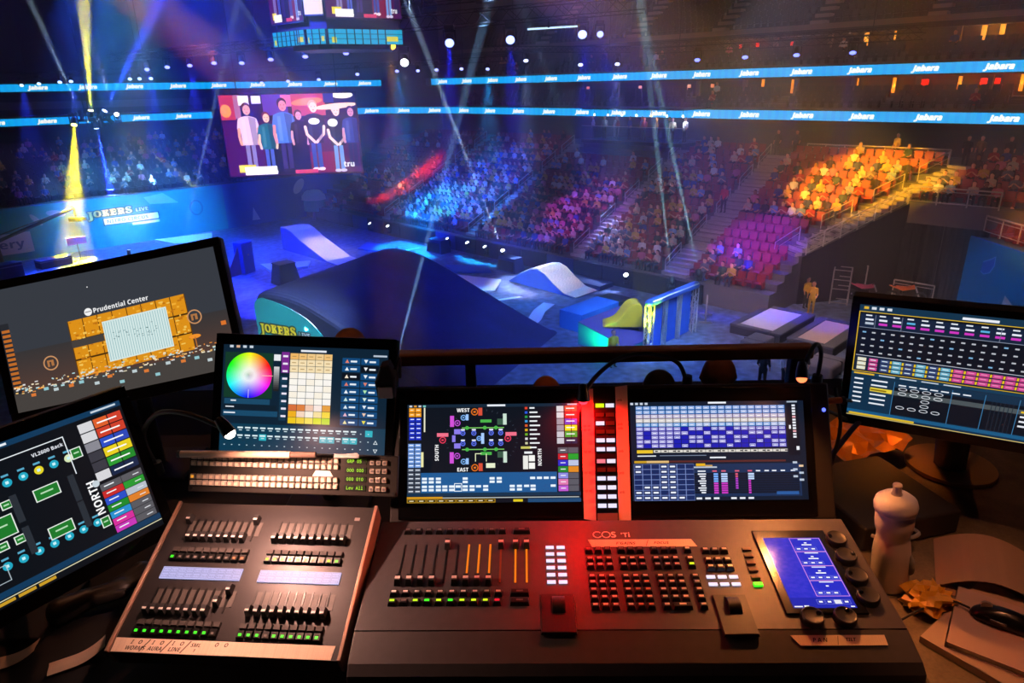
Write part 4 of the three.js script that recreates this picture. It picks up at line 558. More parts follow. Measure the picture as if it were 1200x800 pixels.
// ---------- control position: platform, rail, desks ----------
const DESK = 0.62;
function setWorld(o, parent, pos, rx, ry, rz = 0) { parent.updateWorldMatrix(true, false); const m = new THREE.Matrix4().compose(pos, new THREE.Quaternion().setFromEuler(new THREE.Euler(rx, ry, rz, 'YXZ')), V(1, 1, 1)); m.premultiply(parent.matrixWorld.clone().invert()).decompose(o.position, o.quaternion, o.scale); return o; }
struct('platform_floor', box(9, 0.25, 4.6, 0.2, -0.255, -0.5), std(0x141316, { roughness: 0.9 }));
struct('lower_row_floor', box(9, 0.25, 3.4, 0.2, -1.15, -4.5), std(0x141316, { roughness: 0.9 }));
struct('platform_front', box(9, 9.2, 0.25, 0.2, -5.8, -6.3), darkWall);
{
  const o = thing('guard_rail', 'brown guard rail in front of the lighting desk, highlight painted into its top rail', 'railing', V(-2.3, -0.13, -2.56)), m = std(0x241812, { roughness: 0.4 });
  part('top_rail', rbox(3.52, 0.055, 0.06, 0.012, 1.75, 0.86, 0), std(0x7a5238, { roughness: 0.45 }), o); for (const x of [0.3, 2.13, 3.45]) part('post', rbox(x > 3 ? 0.055 : 0.042, 0.84, 0.05, 0.008, x, 0.42, 0), m, o);  // lighter top rail: its warm highlight is put into the colour
}
function table(label, x0, x1, z0, z1, m) {
  const o = thing('desk', label, 'desk', V((x0 + x1) / 2, -0.13, (z0 + z1) / 2)), w = x1 - x0, d = z1 - z0, h = DESK + 0.13;
  part('tabletop', rbox(w, 0.03, d, 0.006, 0, h - 0.016, 0), m, o); for (const a of [-1, 1]) for (const b of [-1, 1]) part('leg', bar(V(a * (w / 2 - 0.08), 0, b * (d / 2 - 0.08)), V(a * (w / 2 - 0.08), h - 0.03, b * (d / 2 - 0.08)), 0.02), M.darkSteel, o);
}
table('long black desk under the lighting consoles', -2.3, 0.815, -2.15, -0.99, std(0x0c0b0d, { roughness: 0.75 }));
table('olive-brown side desk holding papers, mouse and bottle', 0.82, 2.4, -2.3, -0.72, std(0xffffff, { map: noiseTex(128, 0.2, [112, 98, 74], 3, 3), roughness: 0.7 }));

// ---------- main lighting console ----------
const shell = std(0xffffff, { map: noiseTex(128, 0.08, [60, 56, 57], 6, 6), roughness: 0.48 }), keyBlack = std(0x0a0a0b, { roughness: 0.35 }), capGrey = std(0x2a2a2c, { roughness: 0.4 }), legendWhite = std(0xd6cfca, { roughness: 0.5 }), legendDim = std(0x6a6462), lineWhite = std(0xcfcac6, { roughness: 0.4 });
const ledWhite = glow(0xe6e2ff, 1.1), ledGreen = glow(0x38ff20, 1.6), ledYellow = glow(0xc8ff18, 1.3), ledRed = glow(0xff1830, 1.2), ledDimRed = glow(0x8a1408, 0.5), orangeGlow = glow(0xff8a10, 0.9), ledOff = std(0x3a2f2c);
const keyGeo = frustum(0.0175, 0.0155, 0.0135, 0.0105, 0.0085, -0.0008), legendGeo = box(0.0098, 0.0008, 0.0046, 0, 0.0087, -0.0012), wideKeyGeo = frustum(0.04, 0.0155, 0.036, 0.0105, 0.0085, -0.0008), wideLegendGeo = box(0.014, 0.0008, 0.004, 0, 0.0087, -0.0012);
const capGeo = merge([frustum(0.0135, 0.026, 0.011, 0.018, 0.013), box(0.0105, 0.003, 0.004, 0, 0.0135, 0.007), box(0.0105, 0.003, 0.004, 0, 0.0135, -0.007)]), capLineGeo = box(0.0108, 0.001, 0.0075, 0, 0.0135, 0), slotGeo = box(0.0042, 0.0016, 0.122), ledGeo = box(0.0185, 0.003, 0.0075);
function key(o, x, z, legend = legendWhite, wide = false) { const k = part('key', wide ? wideKeyGeo : keyGeo, keyBlack, o); k.position.set(x, 0, z); part('legend', wide ? wideLegendGeo : legendGeo, legend, k); return k; }
function fader(o, x, z0, z1, pos, slotM = keyBlack, cg = capGeo, lg = capLineGeo) { const s = part('fader_slot', slotGeo, slotM, o); s.position.set(x, 0.0004, (z0 + z1) / 2); s.scale.z = (z1 - z0) / 0.122; const c = part('fader_cap', cg, capGrey, o); c.position.set(x, 0.001, z1 + (z0 - z1) * pos); part('indicator_line', lg, lineWhite, c); }
function tape(o, name, pts, text, y, size, textY, lean = 0) {            // torn strip of masking tape with pen marks
  const xs = pts.map((p) => p[0]), zs = pts.map((p) => p[1]), x0 = Math.min(...xs), x1 = Math.max(...xs), z0 = Math.min(...zs), z1 = Math.max(...zs);
  const t = canvasTex(1024, 128, (c, w, h) => { c.fillStyle = '#e6cdb4'; c.fillRect(0, 0, w, h); for (let i = 0; i < 300; i++) { c.fillStyle = `rgba(120,90,60,${0.05 + 0.08 * rnd()})`; c.fillRect(rnd() * w, 0, 1, h); } c.fillStyle = '#33231c'; c.strokeStyle = '#33231c'; c.lineWidth = 5; for (const [s, tx, ty, sz] of text) { if (s === '/') { c.beginPath(); c.moveTo(tx + 16, ty - 55); c.lineTo(tx - 16, ty + 55); c.stroke(); } else { c.save(); c.translate(tx, ty); c.scale(8 * (z1 - z0) / (x1 - x0), 1); c.font = `bold italic ${sz}px sans-serif`; c.fillText(s, 0, 0); c.restore(); } } });
  const g = slab(pts.map(([a, b]) => [a, -b]), 0.0006).rotateX(-Math.PI / 2), uv = g.attributes.uv, p = g.attributes.position; for (let i = 0; i < p.count; i++) uv.setXY(i, (p.getX(i) - x0) / (x1 - x0), 1 - (p.getZ(i) - z0) / (z1 - z0));
  const q = part(name, g, std(0xffffff, { map: t, roughness: 0.8 }), o); q.position.y = y; return q;
}
const consoleRoot = thing('lighting_console', 'wide grey lighting console with faders, keypad, encoders and twin touch displays', 'lighting console', V(0.2249, 0.7509, -1.2189));
consoleRoot.rotation.order = 'YXZ'; consoleRoot.rotation.set(6.7 * D2R, -1.15 * D2R, 0);
{
  const o = consoleRoot;
  const side = (pts) => slab(pts, 1.1, 0.003).rotateY(-Math.PI / 2).translate(0.55, 0, 0);
  part('body', side([[-0.165, -0.151], [-0.165, 0], [0.149, 0], [0.149, -0.115]]), shell, o);
  part('wrist_rest', side([[0.151, -0.115], [0.151, -0.001], [0.215, -0.014], [0.234, -0.026], [0.238, -0.04], [0.226, -0.06], [0.19, -0.11]]), shell, o);
  for (let i = 0; i < 10; i++) key(o, -0.481 + 0.0247 * i, -0.128, legendDim); key(o, -0.213, -0.128, legendDim, true);
  const fx = [...Array(10).keys()].map((i) => -0.481 + 0.0245 * i).concat([-0.227, -0.202]);
  fx.forEach((x, i) => fader(o, x, -0.087, 0.027, [4, 9, 10, 11].includes(i) ? 0.97 : 0.03, [6, 7, 8, 10, 11].includes(i) ? orangeGlow : i === 9 ? std(0x7a4a22) : keyBlack));  // some slots take the glowing orange material, one a plain brown
  for (let i = 0; i < 10; i++) { key(o, -0.484 + 0.0246 * i, 0.058, legendWhite); key(o, -0.484 + 0.0244 * i, 0.082, [ledYellow, legendDim, ledYellow, ledGreen, ledYellow, ledGreen, ledYellow, ledYellow, ledYellow, ledRed][i]); }
  key(o, -0.2175, 0.058, legendDim, true); key(o, -0.2175, 0.082, legendDim, true);
  for (let r = 0; r < 6; r++) for (const x of [-0.149, -0.124]) { const l = part('lit_key', ledGeo, ledWhite, o); l.position.set(x, 0.002, -0.075 + r * 0.0205); }
  const wheelPlate = (x, z, w, h) => { const p = part('wheel_plate', frustum(w, h, w * 0.95, h * 0.96, 0.006), std(0x1c1a1b, { roughness: 0.35 }), o); p.position.set(x, 0, z); const wh = part('level_wheel', cyl(0.026, 0.026, 0.026, 0, 0, 0, 28).rotateZ(Math.PI / 2), std(0x0d0d0e, { roughness: 0.5 }), p); wh.position.set(0.002, -0.008, -h / 2 + 0.03); };
  wheelPlate(-0.139, 0.112, 0.072, 0.1); wheelPlate(0.219, 0.117, 0.07, 0.102);
  const cols = [-0.061, -0.04, -0.019, 0.012, 0.033, 0.054, 0.086, 0.108, 0.129, 0.161], rows = [-0.064, -0.035, -0.0165, 0.0165, 0.0335, 0.054, 0.074, 0.0945];
  rows.forEach((z, r) => cols.forEach((x, c) => { if (r === 7 && c === 7) { key(o, 0.1185, z, legendWhite, true); return; } if (r === 7 && c === 8) return; key(o, x, z, r === 2 && c === 9 ? ledYellow : r === 0 && c < 9 ? legendDim : r > 3 && c > 2 && c < 6 ? (rnd() < 0.5 ? std(0xd08a6a) : legendWhite) : legendWhite); }));
  for (const [z, r] of [[-0.061, 0], [-0.031, 1], [-0.01, 2]]) for (const x of [0.201, 0.222, 0.243]) key(o, x, z, legendWhite);
  for (const z of [0.0155, 0.036]) for (const x of [0.195, 0.2195, 0.244]) { const l = part('lit_key', ledGeo, ledWhite, o); l.position.set(x, 0.002, z); }
  for (let i = 0; i < 6; i++) { const l = part('side_key', box(0.019, 0.005, 0.0085), i === 5 ? ledGreen : std(0x5a4a3e), o); l.position.set(0.2945 - i * 0.001, 0.0025, -0.065 + i * 0.0205); }
  // touch display on the right of the face
  const fr = part('touch_frame', slab([[-0.0825, -0.119], [0.0825, -0.119], [0.0825, 0.119], [-0.0825, 0.119]], 0.006, 0.0015).rotateX(-Math.PI / 2), std(0x0a0a0b, { roughness: 0.22, metalness: 0.1 }), o); fr.position.set(0.405, 0, -0.0025);
  const ts = part('touch_screen', new THREE.PlaneGeometry(0.129, 0.2).rotateX(-Math.PI / 2), glow(0xffffff, 1, { emissiveMap: canvasTex(384, 600, drawTouch), roughness: 0.1 }), fr); ts.position.set(0.0, 0.0062, 0.006);
  const knobGeo = lathe([[0, 0.012], [0.0165, 0.0125], [0.019, 0.0155], [0.021, 0.0155], [0.0225, 0.012], [0.0225, 0]], 28), dimple = new THREE.SphereGeometry(0.0052, 10, 8);
  for (const [x, z, a] of [[0.505, -0.09, 2.9], [0.505, -0.036, 0.2], [0.5035, 0.022, 2.8], [0.5025, 0.077, 2.6], [0.369, 0.128, 0.4], [0.434, 0.128, 1.0]]) { const k = part('encoder', knobGeo, std(0x1a1817, { roughness: 0.4 }), o); k.position.set(x, 0, z); const d = part('finger_dimple', dimple, M.gloss, k); d.position.set(Math.cos(a) * 0.0145, 0.0135, -Math.sin(a) * 0.0145); }
  tape(o, 'masking_tape', [[-0.06, -0.1], [0.178, -0.1], [0.187, -0.077], [-0.052, -0.077]], [["F'GAINS", 260, 90, 64], ['/', 560, 64], ['FOCUS', 620, 84, 60]], 0.0006, 1, 0);
  const tp = tape(o, 'masking_tape', [[0.314, -0.0105], [0.497, -0.0105], [0.496, 0.0105], [0.328, 0.0105]], [['P A N', 220, 84, 70], ['/', 500, 64], ['TILT', 580, 76, 60]], 0, 1, 0); tp.position.set(0, -0.0035, 0.1735); tp.rotation.x = 11.5 * D2R;
  const lg = part('name_print', new THREE.PlaneGeometry(0.098, 0.028).rotateX(-Math.PI / 2), new THREE.MeshStandardMaterial({ color: 0xffffff, map: canvasTex(280, 80, (c, w, h) => { c.clearRect(0, 0, w, h); c.strokeStyle = c.fillStyle = '#f2dcd6'; c.lineWidth = 7; c.beginPath(); c.arc(42, 42, 27, 0.5, 5.6); c.stroke(); c.beginPath(); c.arc(100, 42, 27, 0, 7); c.stroke(); c.font = 'bold 74px sans-serif'; c.fillText('S', 130, 68); c.font = 'bold 58px sans-serif'; c.fillText("'Ti", 196, 66); }), transparent: true, roughness: 0.6 }), o); lg.position.set(-0.002, 0.0008, -0.117);
  // twin displays leaning back
  const bank = setWorld(part('display_bank', rbox(1.1, 0.336, 0.04, 0.006), std(0x2a2524, { roughness: 0.5 }), o), o, V(0.2395, 0.882, -1.512), -27 * D2R, -0.9 * D2R);
  for (const x of [-0.5, 0.5]) setWorld(part('display_arm', box(0.05, 0.2, 0.05), M.darkSteel, o), o, V(0.2395 + x, 0.72, -1.5), -20 * D2R, 0);
  const face = (x, tex) => { const g = part('display_glass', rbox(0.474, 0.318, 0.01, 0.003), M.gloss, bank); g.position.set(x, 0, 0.022); const s = part('display_screen', new THREE.PlaneGeometry(0.43, 0.242), screenMat(tex, 1.05), bank); s.position.set(x, 0.003, 0.0278); panelLight('display_light', s, 0.43, 0.242, x < 0 ? 0x405070 : 0x5060c0, 0.25); };
  face(-0.2905, canvasTex(1024, 576, drawMagic)); face(0.2665, canvasTex(1024, 576, drawPalette));
  const strip = part('softkey_strip', rbox(0.06, 0.33, 0.012, 0.002), std(0x0f0c0c, { roughness: 0.4 }), bank); strip.position.set(-0.0115, 0, 0.022);
  const lit = ['yw', '..', 'w.', '..', 'ww', 'ww', 'rw', '..', 'ww', 'ww', 'ww', 'ww'], ys = [0.117, 0.094, 0.073, 0.052, 0.031, 0.009, -0.02, -0.041, -0.062, -0.084, -0.106, -0.128];
  ys.forEach((y, r) => [-0.0125, 0.0125].forEach((x, c) => { const k = part('soft_key', box(0.0205, 0.0095, 0.008), { y: ledYellow, w: ledWhite, r: glow(0xff8090, 1), '.': ledDimRed }[lit[r][c]], strip); k.position.set(x, y, 0.006); }));
  part('maker_plate', box(0.05, 0.018, 0.004, 0, -0.155, 0.008), std(0x8a7a7c), strip);
  for (const [x, w, h] of [[-0.0545, 0.03, 0.325], [0.031, 0.03, 0.34]]) { const tp2 = part('masking_tape', slab([[-w / 2, -h / 2 + 0.006], [w / 2, -h / 2], [w / 2, h / 2], [-w / 2, h / 2 - 0.004]], 0.0012), std(0xffffff, { map: canvasTex(64, 512, (c) => { c.fillStyle = '#efe4d8'; c.fillRect(0, 0, 64, 512); c.fillStyle = '#4a2820'; for (const y of [60, 150, 165, 250, 330, 400]) { c.font = '13px sans-serif'; c.fillText(x < 0 ? 'cyc on' : 'amb', 8, y); } }), roughness: 0.8 }), bank); const uv = tp2.geometry.attributes.uv; for (let i = 0; i < uv.count; i++) uv.setXY(i, uv.getX(i) / w + 0.5, uv.getY(i) / h + 0.5); tp2.position.set(x, -0.003, 0.0275); }
  const pw = part('power_led', new THREE.SphereGeometry(0.005, 8, 6), glow(0x5060ff, 3), bank); pw.position.set(0.535, 0.1, 0.02);
}
// gooseneck lamps
function gooseneck(label, pts, headDir, litColor, k, light) {
  const o = thing('gooseneck_lamp', label, 'desk lamp', pts[0]), l = pts.map((p) => p.clone().sub(pts[0])), end = l[l.length - 1], d = headDir.clone().normalize();
  part('socket', cyl(0.012, 0.014, 0.03, 0, 0.005, 0), M.black, o); part('neck', tube(l, 0.0055, 40, 8), M.black, o);
  const h = part('lamp_head', lathe([[0, -0.03], [0.009, -0.028], [0.013, -0.01], [0.015, 0.012], [0.0135, 0.012]], 16), std(0x101012, { roughness: 0.35 }), o); h.position.copy(end); h.quaternion.setFromUnitVectors(V(0, 1, 0), d);
  const b = part('lamp_bulb', new THREE.SphereGeometry(0.0125, 12, 8), glow(litColor, k), h); b.position.y = 0.01;
  if (light) { const [to, c, I, half] = light; spot('gooseneck_light', pts[pts.length - 1].clone().addScaledVector(d, 0.022), to, c, I, half, 0.65, 0.6); }
  return o;
}
gooseneck('gooseneck lamp with a glowing red head arched over the twin displays', [V(0.447, 1.03, -1.6), V(0.42, 1.085, -1.6), V(0.35, 1.115, -1.59), V(0.27, 1.115, -1.57), V(0.2, 1.085, -1.52), V(0.167, 1.058, -1.475)], V(0.02, -0.9, 0.12), 0xff2030, 6, [V(0.17, 0.75, -1.44), 0xff0608, 0.8, 1.42]);
gooseneck('gooseneck lamp with a warm bulb at the right end of the displays', [V(0.775, 1.03, -1.59), V(0.775, 1.11, -1.59), V(0.745, 1.145, -1.56), V(0.71, 1.125, -1.52), V(0.688, 1.098, -1.49)], V(-0.1, -0.75, 0.45), 0xff7040, 3, [V(0.47, 0.72, -1.2), 0xff9850, 1.2, 1.25]);
gooseneck('gooseneck lamp with a bright white bulb over the fader wing', [V(-0.86, 0.9, -1.44), V(-0.87, 0.99, -1.43), V(-0.8, 1.075, -1.38), V(-0.7, 1.105, -1.32), V(-0.6, 1.09, -1.275)], V(0.45, -0.6, 0.2), 0xfff0e0, 14, [V(-0.5, 0.78, -1.27), 0xffb8a0, 1.6, 1.2]);
gooseneck('unseen warm gooseneck lamp added behind the cue monitor', [V(1.5, DESK + 0.01, -2.05), V(1.5, 0.85, -2.05), V(1.42, 0.99, -2.0), V(1.3, 0.98, -1.96), V(1.24, 0.95, -1.94)], V(-0.5, -0.8, 0), 0xffc080, 4, [V(1.08, DESK, -1.9), 0xff8a28, 0.16, 0.9]);  // unseen lamp, added to light the gold wrapping
{ const o = thing('clip_lamp', 'unlit black clip lamp with a pale face beside the twin displays', 'clip lamp', V(-0.305, 1.03, -1.51)); part('hood', slab([[-0.02, -0.03], [0.022, -0.03], [0.026, 0.02], [0.012, 0.055], [-0.008, 0.05], [-0.024, 0.01]], 0.045, 0.006).translate(0, 0.055, -0.02), M.black, o); part('pale_face', rbox(0.034, 0.03, 0.006, 0.002, 0.001, 0.042, 0.028), std(0xd8c8c8), o); part('neck', tube([V(0.024, 0.09, 0), V(0.034, 0.115, -0.01), V(0.03, 0.06, -0.02)], 0.004), M.black, o); }

// ---------- fader wing ----------
{
  const o = thing('fader_wing', 'black fader wing with four banks of ten faders and two lit name strips', 'fader wing', V(-0.576, 0.7632, -1.2211)); o.rotation.order = 'YXZ'; o.rotation.set(21.1 * D2R, -4.3 * D2R, 0);
  const m = std(0xffffff, { map: noiseTex(128, 0.08, [40, 37, 38], 5, 5), roughness: 0.42, metalness: 0.2 }), edge = std(0xb08c78, { roughness: 0.35, metalness: 0.3 });
  part('body', slab([[-0.178, -0.06], [-0.178, 0], [0.178, 0], [0.178, -0.05]], 0.47, 0.002).rotateY(-Math.PI / 2).translate(0.235, 0, 0), m, o);
  for (const x of [-0.2385, 0.2385]) part('edge_rail', rbox(0.008, 0.05, 0.36, 0.002, x, -0.019, 0), edge, o);
  for (const z of [-0.15]) part('rear_foot', box(0.44, 0.17, 0.02, 0, -0.115, z), M.black, o);
  const wk = frustum(0.0162, 0.016, 0.0138, 0.0135, 0.008), wl = box(0.006, 0.0008, 0.005, 0, 0.0082, 0.002), wcap = frustum(0.0125, 0.022, 0.0095, 0.015, 0.016), wline = box(0.0085, 0.001, 0.0042, 0, 0.0162, 0.004);
  const plateM = std(0x484340, { roughness: 0.5 });
  const bank = (x0, px, zt, zk, pos, lit) => pos.forEach((v, i) => {
    const x = x0 + px * i; fader(o, x, zt, zt + 0.053, v, keyBlack, wcap, wline);
    const pl = part('scale_plate', box(0.0112, 0.0006, 0.036, x + px / 2, 0.0004, zt + 0.022), plateM, o);
    const u = part('flash_key', wk, std(0x3a3533), o); u.position.set(x, 0, zk - 0.0175); u.scale.set(1, 0.8, 0.75); const k = part('key', wk, keyBlack, o); k.position.set(x, 0, zk); part('key_led', wl, lit[i] === 'g' ? ledGreen : lit[i] === 'y' ? ledYellow : lit[i] === 'o' ? std(0xb07048) : legendDim, k); });
  bank(-0.193, 0.0178, -0.133, -0.0345, [0.95, 0.1, 0.1, 0.1, 0.1, 0.1, 0.1, 0.1, 0.1, 0.98], 'gwwwwwwwoo'); bank(0.0245, 0.0174, -0.133, -0.0345, [0.12, 0.12, 0.12, 0.12, 0.12, 0.12, 0.12, 0.12, 0.12, 0.12], 'yyyyooooygg'.slice(0, 10));
  bank(-0.195, 0.018, 0.037, 0.134, [0.03, 0.03, 0.03, 0.03, 0.03, 0.03, 0.03, 0.03, 0.42, 0.95], 'gggggggggw'); bank(0.0245, 0.0176, 0.037, 0.135, [0.1, 0.1, 0.1, 0.1, 0.1, 0.1, 0.1, 0.1, 0.1, 0.1], 'gggwgggggg');
  for (const [x, z] of [[-0.113, 0.0035], [0.107, 0.005]]) { const s = part('name_strip_display', box(0.18, 0.003, 0.0275), glow(0xffffff, 0.95, { emissiveMap: canvasTex(512, 80, (c, w, h) => { c.fillStyle = '#c3c0f2'; c.fillRect(0, 0, w, h); c.strokeStyle = '#6a68a8'; c.lineWidth = 1.5; for (let i = 0; i < 10; i++) for (const y of [6, 42]) { c.strokeRect(6 + i * 50.5, y, 44, 30); c.beginPath(); for (let q = 0; q < 5; q++) { c.moveTo(10 + i * 50.5 + q * 8, y + 10 + rnd() * 5); c.lineTo(15 + i * 50.5 + q * 8, y + 20 + rnd() * 4); } c.stroke(); } }) }), o); s.position.set(x, 0.0015, z); }
  tape(o, 'masking_tape', [[-0.233, 0.149], [0.224, 0.149], [0.221, 0.1775], [-0.231, 0.1775]], [['I', 78, 52, 50], ['O', 112, 52, 50], ['WORMS', 62, 106, 50], ['/', 150, 64], ['I', 178, 52, 50], ['O', 214, 52, 50], ['AURA', 168, 106, 50], ['/', 250, 64], ['I', 272, 52, 50], ['O', 308, 52, 50], ['LINE', 264, 106, 50], ['/', 342, 64], ['SML', 362, 60, 46], ['1', 380, 106, 40], ['O', 470, 50, 50], ['O', 514, 50, 50]], 0.0006, 1, 0);
  const mk = part('maker_mark', box(0.012, 0.0005, 0.008, 0.2, 0.0004, -0.145), std(0x8a807c), o);
}
// ---------- key panel behind the wing ----------
{
  const o = thing('key_panel', 'rack key panel with four rows of small lit keys and green readouts', 'key panel', V(-0.53, 0.886, -1.432)); o.rotation.order = 'YXZ'; o.rotation.set(-24 * D2R, 1.0 * D2R, -3.2 * D2R);
  part('front_plate', rbox(0.5, 0.098, 0.012, 0.003), std(0x34302c, { roughness: 0.45, metalness: 0.3 }), o); part('rear_box', box(0.46, 0.085, 0.06, 0, 0, -0.036), M.black, o);
  const kg = frustum(0.0125, 0.0125, 0.0095, 0.0095, 0.007).rotateX(Math.PI / 2), cg = box(0.0062, 0.0062, 0.001, 0, 0, 0.0072), face = std(0xc8bcae, { roughness: 0.4 }), amber = glow(0xffa830, 0.9);
  [0.034, 0.019, -0.012, -0.027].forEach((y, r) => { for (let i = 0; i < 24; i++) { const k = part('key', kg, face, o); k.position.set(-0.238 + i * 0.01475, y, 0.006); part('key_window', cg, r === 2 && i === 0 ? amber : std(0xe8d6bc), k); } for (let i = 0; i < 3; i++) { const k = part('key', kg, face, o); k.position.set(0.188 + i * 0.0148, [0.032, 0.012, -0.0095, -0.0305][r], 0.006); part('key_window', cg, legendDim, k); } });
  ['GRP 05', '000 000', '000 010', 'Lev All'].forEach((t, i) => { const s = part('readout_display', box(0.05, 0.013, 0.002), glow(0xffffff, 1, { emissiveMap: canvasTex(128, 32, (c, w, h) => { c.fillStyle = '#0c1404'; c.fillRect(0, 0, w, h); c.fillStyle = '#b6ff28'; c.font = 'bold 25px monospace'; c.fillText(t, 10, 25); }) }), o); s.position.set(0.148, [0.034, 0.0125, -0.0085, -0.0295][i], 0.007); });
  part('paper_scrap', slab([[-0.02, -0.008], [0.03, -0.008], [0.022, 0.005], [-0.012, 0.006]], 0.001).translate(0.065, 0.004, 0.0065), M.white, o);
  for (const x of [-0.235, 0.235]) part('screw', cyl(0.004, 0.004, 0.003).rotateX(Math.PI / 2).translate(x + (x > 0 ? 0.006 : -0.006), -0.04, 0.007), M.black, o);
}
{ const o = thing('light_bar', 'thin pale cylinder lying along the top of the key panel', 'tube', V(-0.655, 0.953, -1.41), 0); part('tube_body', bar(V(-0.125, 0.004, 0), V(0.13, -0.003, 0), 0.0085, 14), std(0xd8bca4, { roughness: 0.35 }), o); part('dark_end', bar(V(0.131, -0.003, 0), V(0.19, -0.0048, 0), 0.007, 12), std(0x6a5448), o); part('end_cap', bar(V(-0.132, 0.0042, 0), V(-0.125, 0.004, 0), 0.0092, 14), M.grey, o); }
{ const o = thing('folded_note', 'small folded white note on top of the key panel', 'note', V(-0.395, 0.937, -1.415)); part('lower_leaf', slab([[-0.03, 0], [0.028, -0.002], [0.03, 0.008], [-0.028, 0.01]], 0.0008), M.white, o); part('upper_leaf', slab([[-0.026, 0], [0.026, 0], [0.026, 0.01], [-0.026, 0.008]], 0.0008).rotateX(-0.9).translate(0, 0.001, 0.002), M.white, o); }

// ---------- monitors ----------
// pos = middle of the picture; the housing leans by tilt, turns by yaw; foot at the desk below
function monitor(label, pos, yaw, tilt, roll, w, h, bez, tex, k, stand, avg) {
  const base = stand?.at || V(pos.x, DESK, pos.z - 0.06), o = thing('monitor', label, 'monitor', base);
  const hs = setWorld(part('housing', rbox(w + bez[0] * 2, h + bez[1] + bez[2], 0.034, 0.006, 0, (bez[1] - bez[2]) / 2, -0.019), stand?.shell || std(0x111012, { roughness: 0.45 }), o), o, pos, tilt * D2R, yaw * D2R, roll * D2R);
  part('bezel', [box(w + bez[0] * 2 - 0.006, bez[1] - 0.002, 0.003, 0, h / 2 + bez[1] / 2, -0.001), box(w + bez[0] * 2 - 0.006, bez[2] - 0.002, 0.003, 0, -h / 2 - bez[2] / 2, -0.001), box(bez[0] - 0.002, h, 0.003, -w / 2 - bez[0] / 2, 0, -0.001), box(bez[0] - 0.002, h, 0.003, w / 2 + bez[0] / 2, 0, -0.001)], stand?.edge || M.gloss, hs);
  const s = part('monitor_screen', new THREE.PlaneGeometry(w, h), screenMat(tex, k), hs); s.position.z = -0.0012; panelLight('monitor_light', s, w, h, avg[0], avg[1]);
  const back = V(0, 0, -0.06).applyMatrix4(hs.matrixWorld), neckTop = back.clone().sub(base);
  part('neck', bar(V(0, 0.01, 0), neckTop, stand?.r || 0.022, 10), M.black, o); const ft = part('foot', stand?.round ? cyl(stand.round, stand.round, 0.012, 0, 0.007, 0, 36) : rbox(0.24, 0.014, 0.2, 0.005, 0, 0.008, 0), stand?.footM || M.black, o); part('back_mount', rbox(0.12, 0.1, 0.05, 0.008, 0, 0, -0.05), M.black, hs); return o;
}
monitor('big desktop monitor showing a glass arena building at night', V(-1.146, 1.1105, -1.873), 3.3, -20.6, 9.9, 0.636, 0.358, [0.024, 0.026, 0.034], canvasTex(1024, 576, drawBuilding), 0.9, { edge: std(0x120e0c, { roughness: 0.3 }), shell: std(0x5a4230, { roughness: 0.5 }) }, [0x806040, 0.1]);  // warm light on the top edge is put into the brown housing
monitor('touch monitor showing a lamp layout beside the fader wing', V(-1.011, 0.954, -1.153), 57, -15.5, -0.9, 0.552, 0.31, [0.024, 0.028, 0.034], canvasTex(1024, 576, drawLayout), 1, { at: V(-1.17, DESK, -1.28) }, [0x305060, 0.12]);
monitor('touch monitor showing a round colour wheel behind the key panel', V(-0.5275, 1.0094, -1.5549), -2.0, -22.2, -2.4, 0.42, 0.29, [0.022, 0.028, 0.03], canvasTex(928, 640, drawColor), 1, { at: V(-0.54, DESK, -1.72) }, [0x608090, 0.2]);
monitor('touch monitor showing cue tables above the water bottle', V(1.1086, 1.0632, -1.5316), -30, 10.4, 1.5, 0.4945, 0.336, [0.02, 0.02, 0.03], canvasTex(928, 632, drawCues), 1, { at: V(1.35, DESK, -1.84), round: 0.125, r: 0.045, footM: std(0xc09858, { roughness: 0.4, metalness: 0.4 }) }, [0x405878, 0.15]);

// ---------- small things on the desks ----------
{
  const o = thing('water_bottle', 'white squeeze bottle with a domed lid on the side desk', 'bottle', V(0.888, DESK, -1.318)), pl = std(0xd8cfc8, { roughness: 0.4 });
  part('bottle_body', lathe([[0, 0], [0.034, 0.001], [0.0375, 0.008], [0.0375, 0.085], [0.036, 0.105], [0.0325, 0.125], [0.032, 0.138], [0.036, 0.152], [0.0375, 0.165], [0.0375, 0.186], [0.034, 0.192], [0.034, 0.196]], 32), pl, o); o.rotation.z = 0.1; o.scale.setScalar(1.09);
  const c = part('lid', lathe([[0.034, 0.195], [0.041, 0.197], [0.042, 0.208], [0.039, 0.219], [0.029, 0.228], [0.014, 0.233], [0, 0.233]], 32), pl, o); part('spout', lathe([[0.012, 0.231], [0.009, 0.237], [0.008, 0.248], [0.0095, 0.252], [0.0085, 0.256], [0, 0.256]], 20), std(0xc4b6ac), c);
  part('printed_leaf', new THREE.SphereGeometry(0.02, 10, 8).scale(0.35, 1.3, 1).translate(0.027, 0.07, 0.022), std(0x8a8a80), o);
}
function book(label, x, y, z, w, d, h, turn, cover) { const o = thing('notebook', label, 'notebook', V(x, y, z), turn); part('cover', [box(w, 0.0015, d, 0, 0.00075, 0), box(w, 0.0015, d, 0, h - 0.00075, 0), box(0.002, h, d, -w / 2 + 0.001, h / 2, 0)], cover, o); part('pages', box(w - 0.006, h - 0.003, d - 0.005, 0.001, h / 2, 0), std(0xcab8a4), o); }
book('thin cream notebook at the bottom of the stack', 1.04, DESK, -1.145, 0.3, 0.2, 0.016, 0.62, std(0xb49a86)); book('pinkish notebook lying crosswise on the cream one', 1.075, DESK + 0.0165, -1.1, 0.3, 0.21, 0.014, -0.66, std(0xbf9f90));
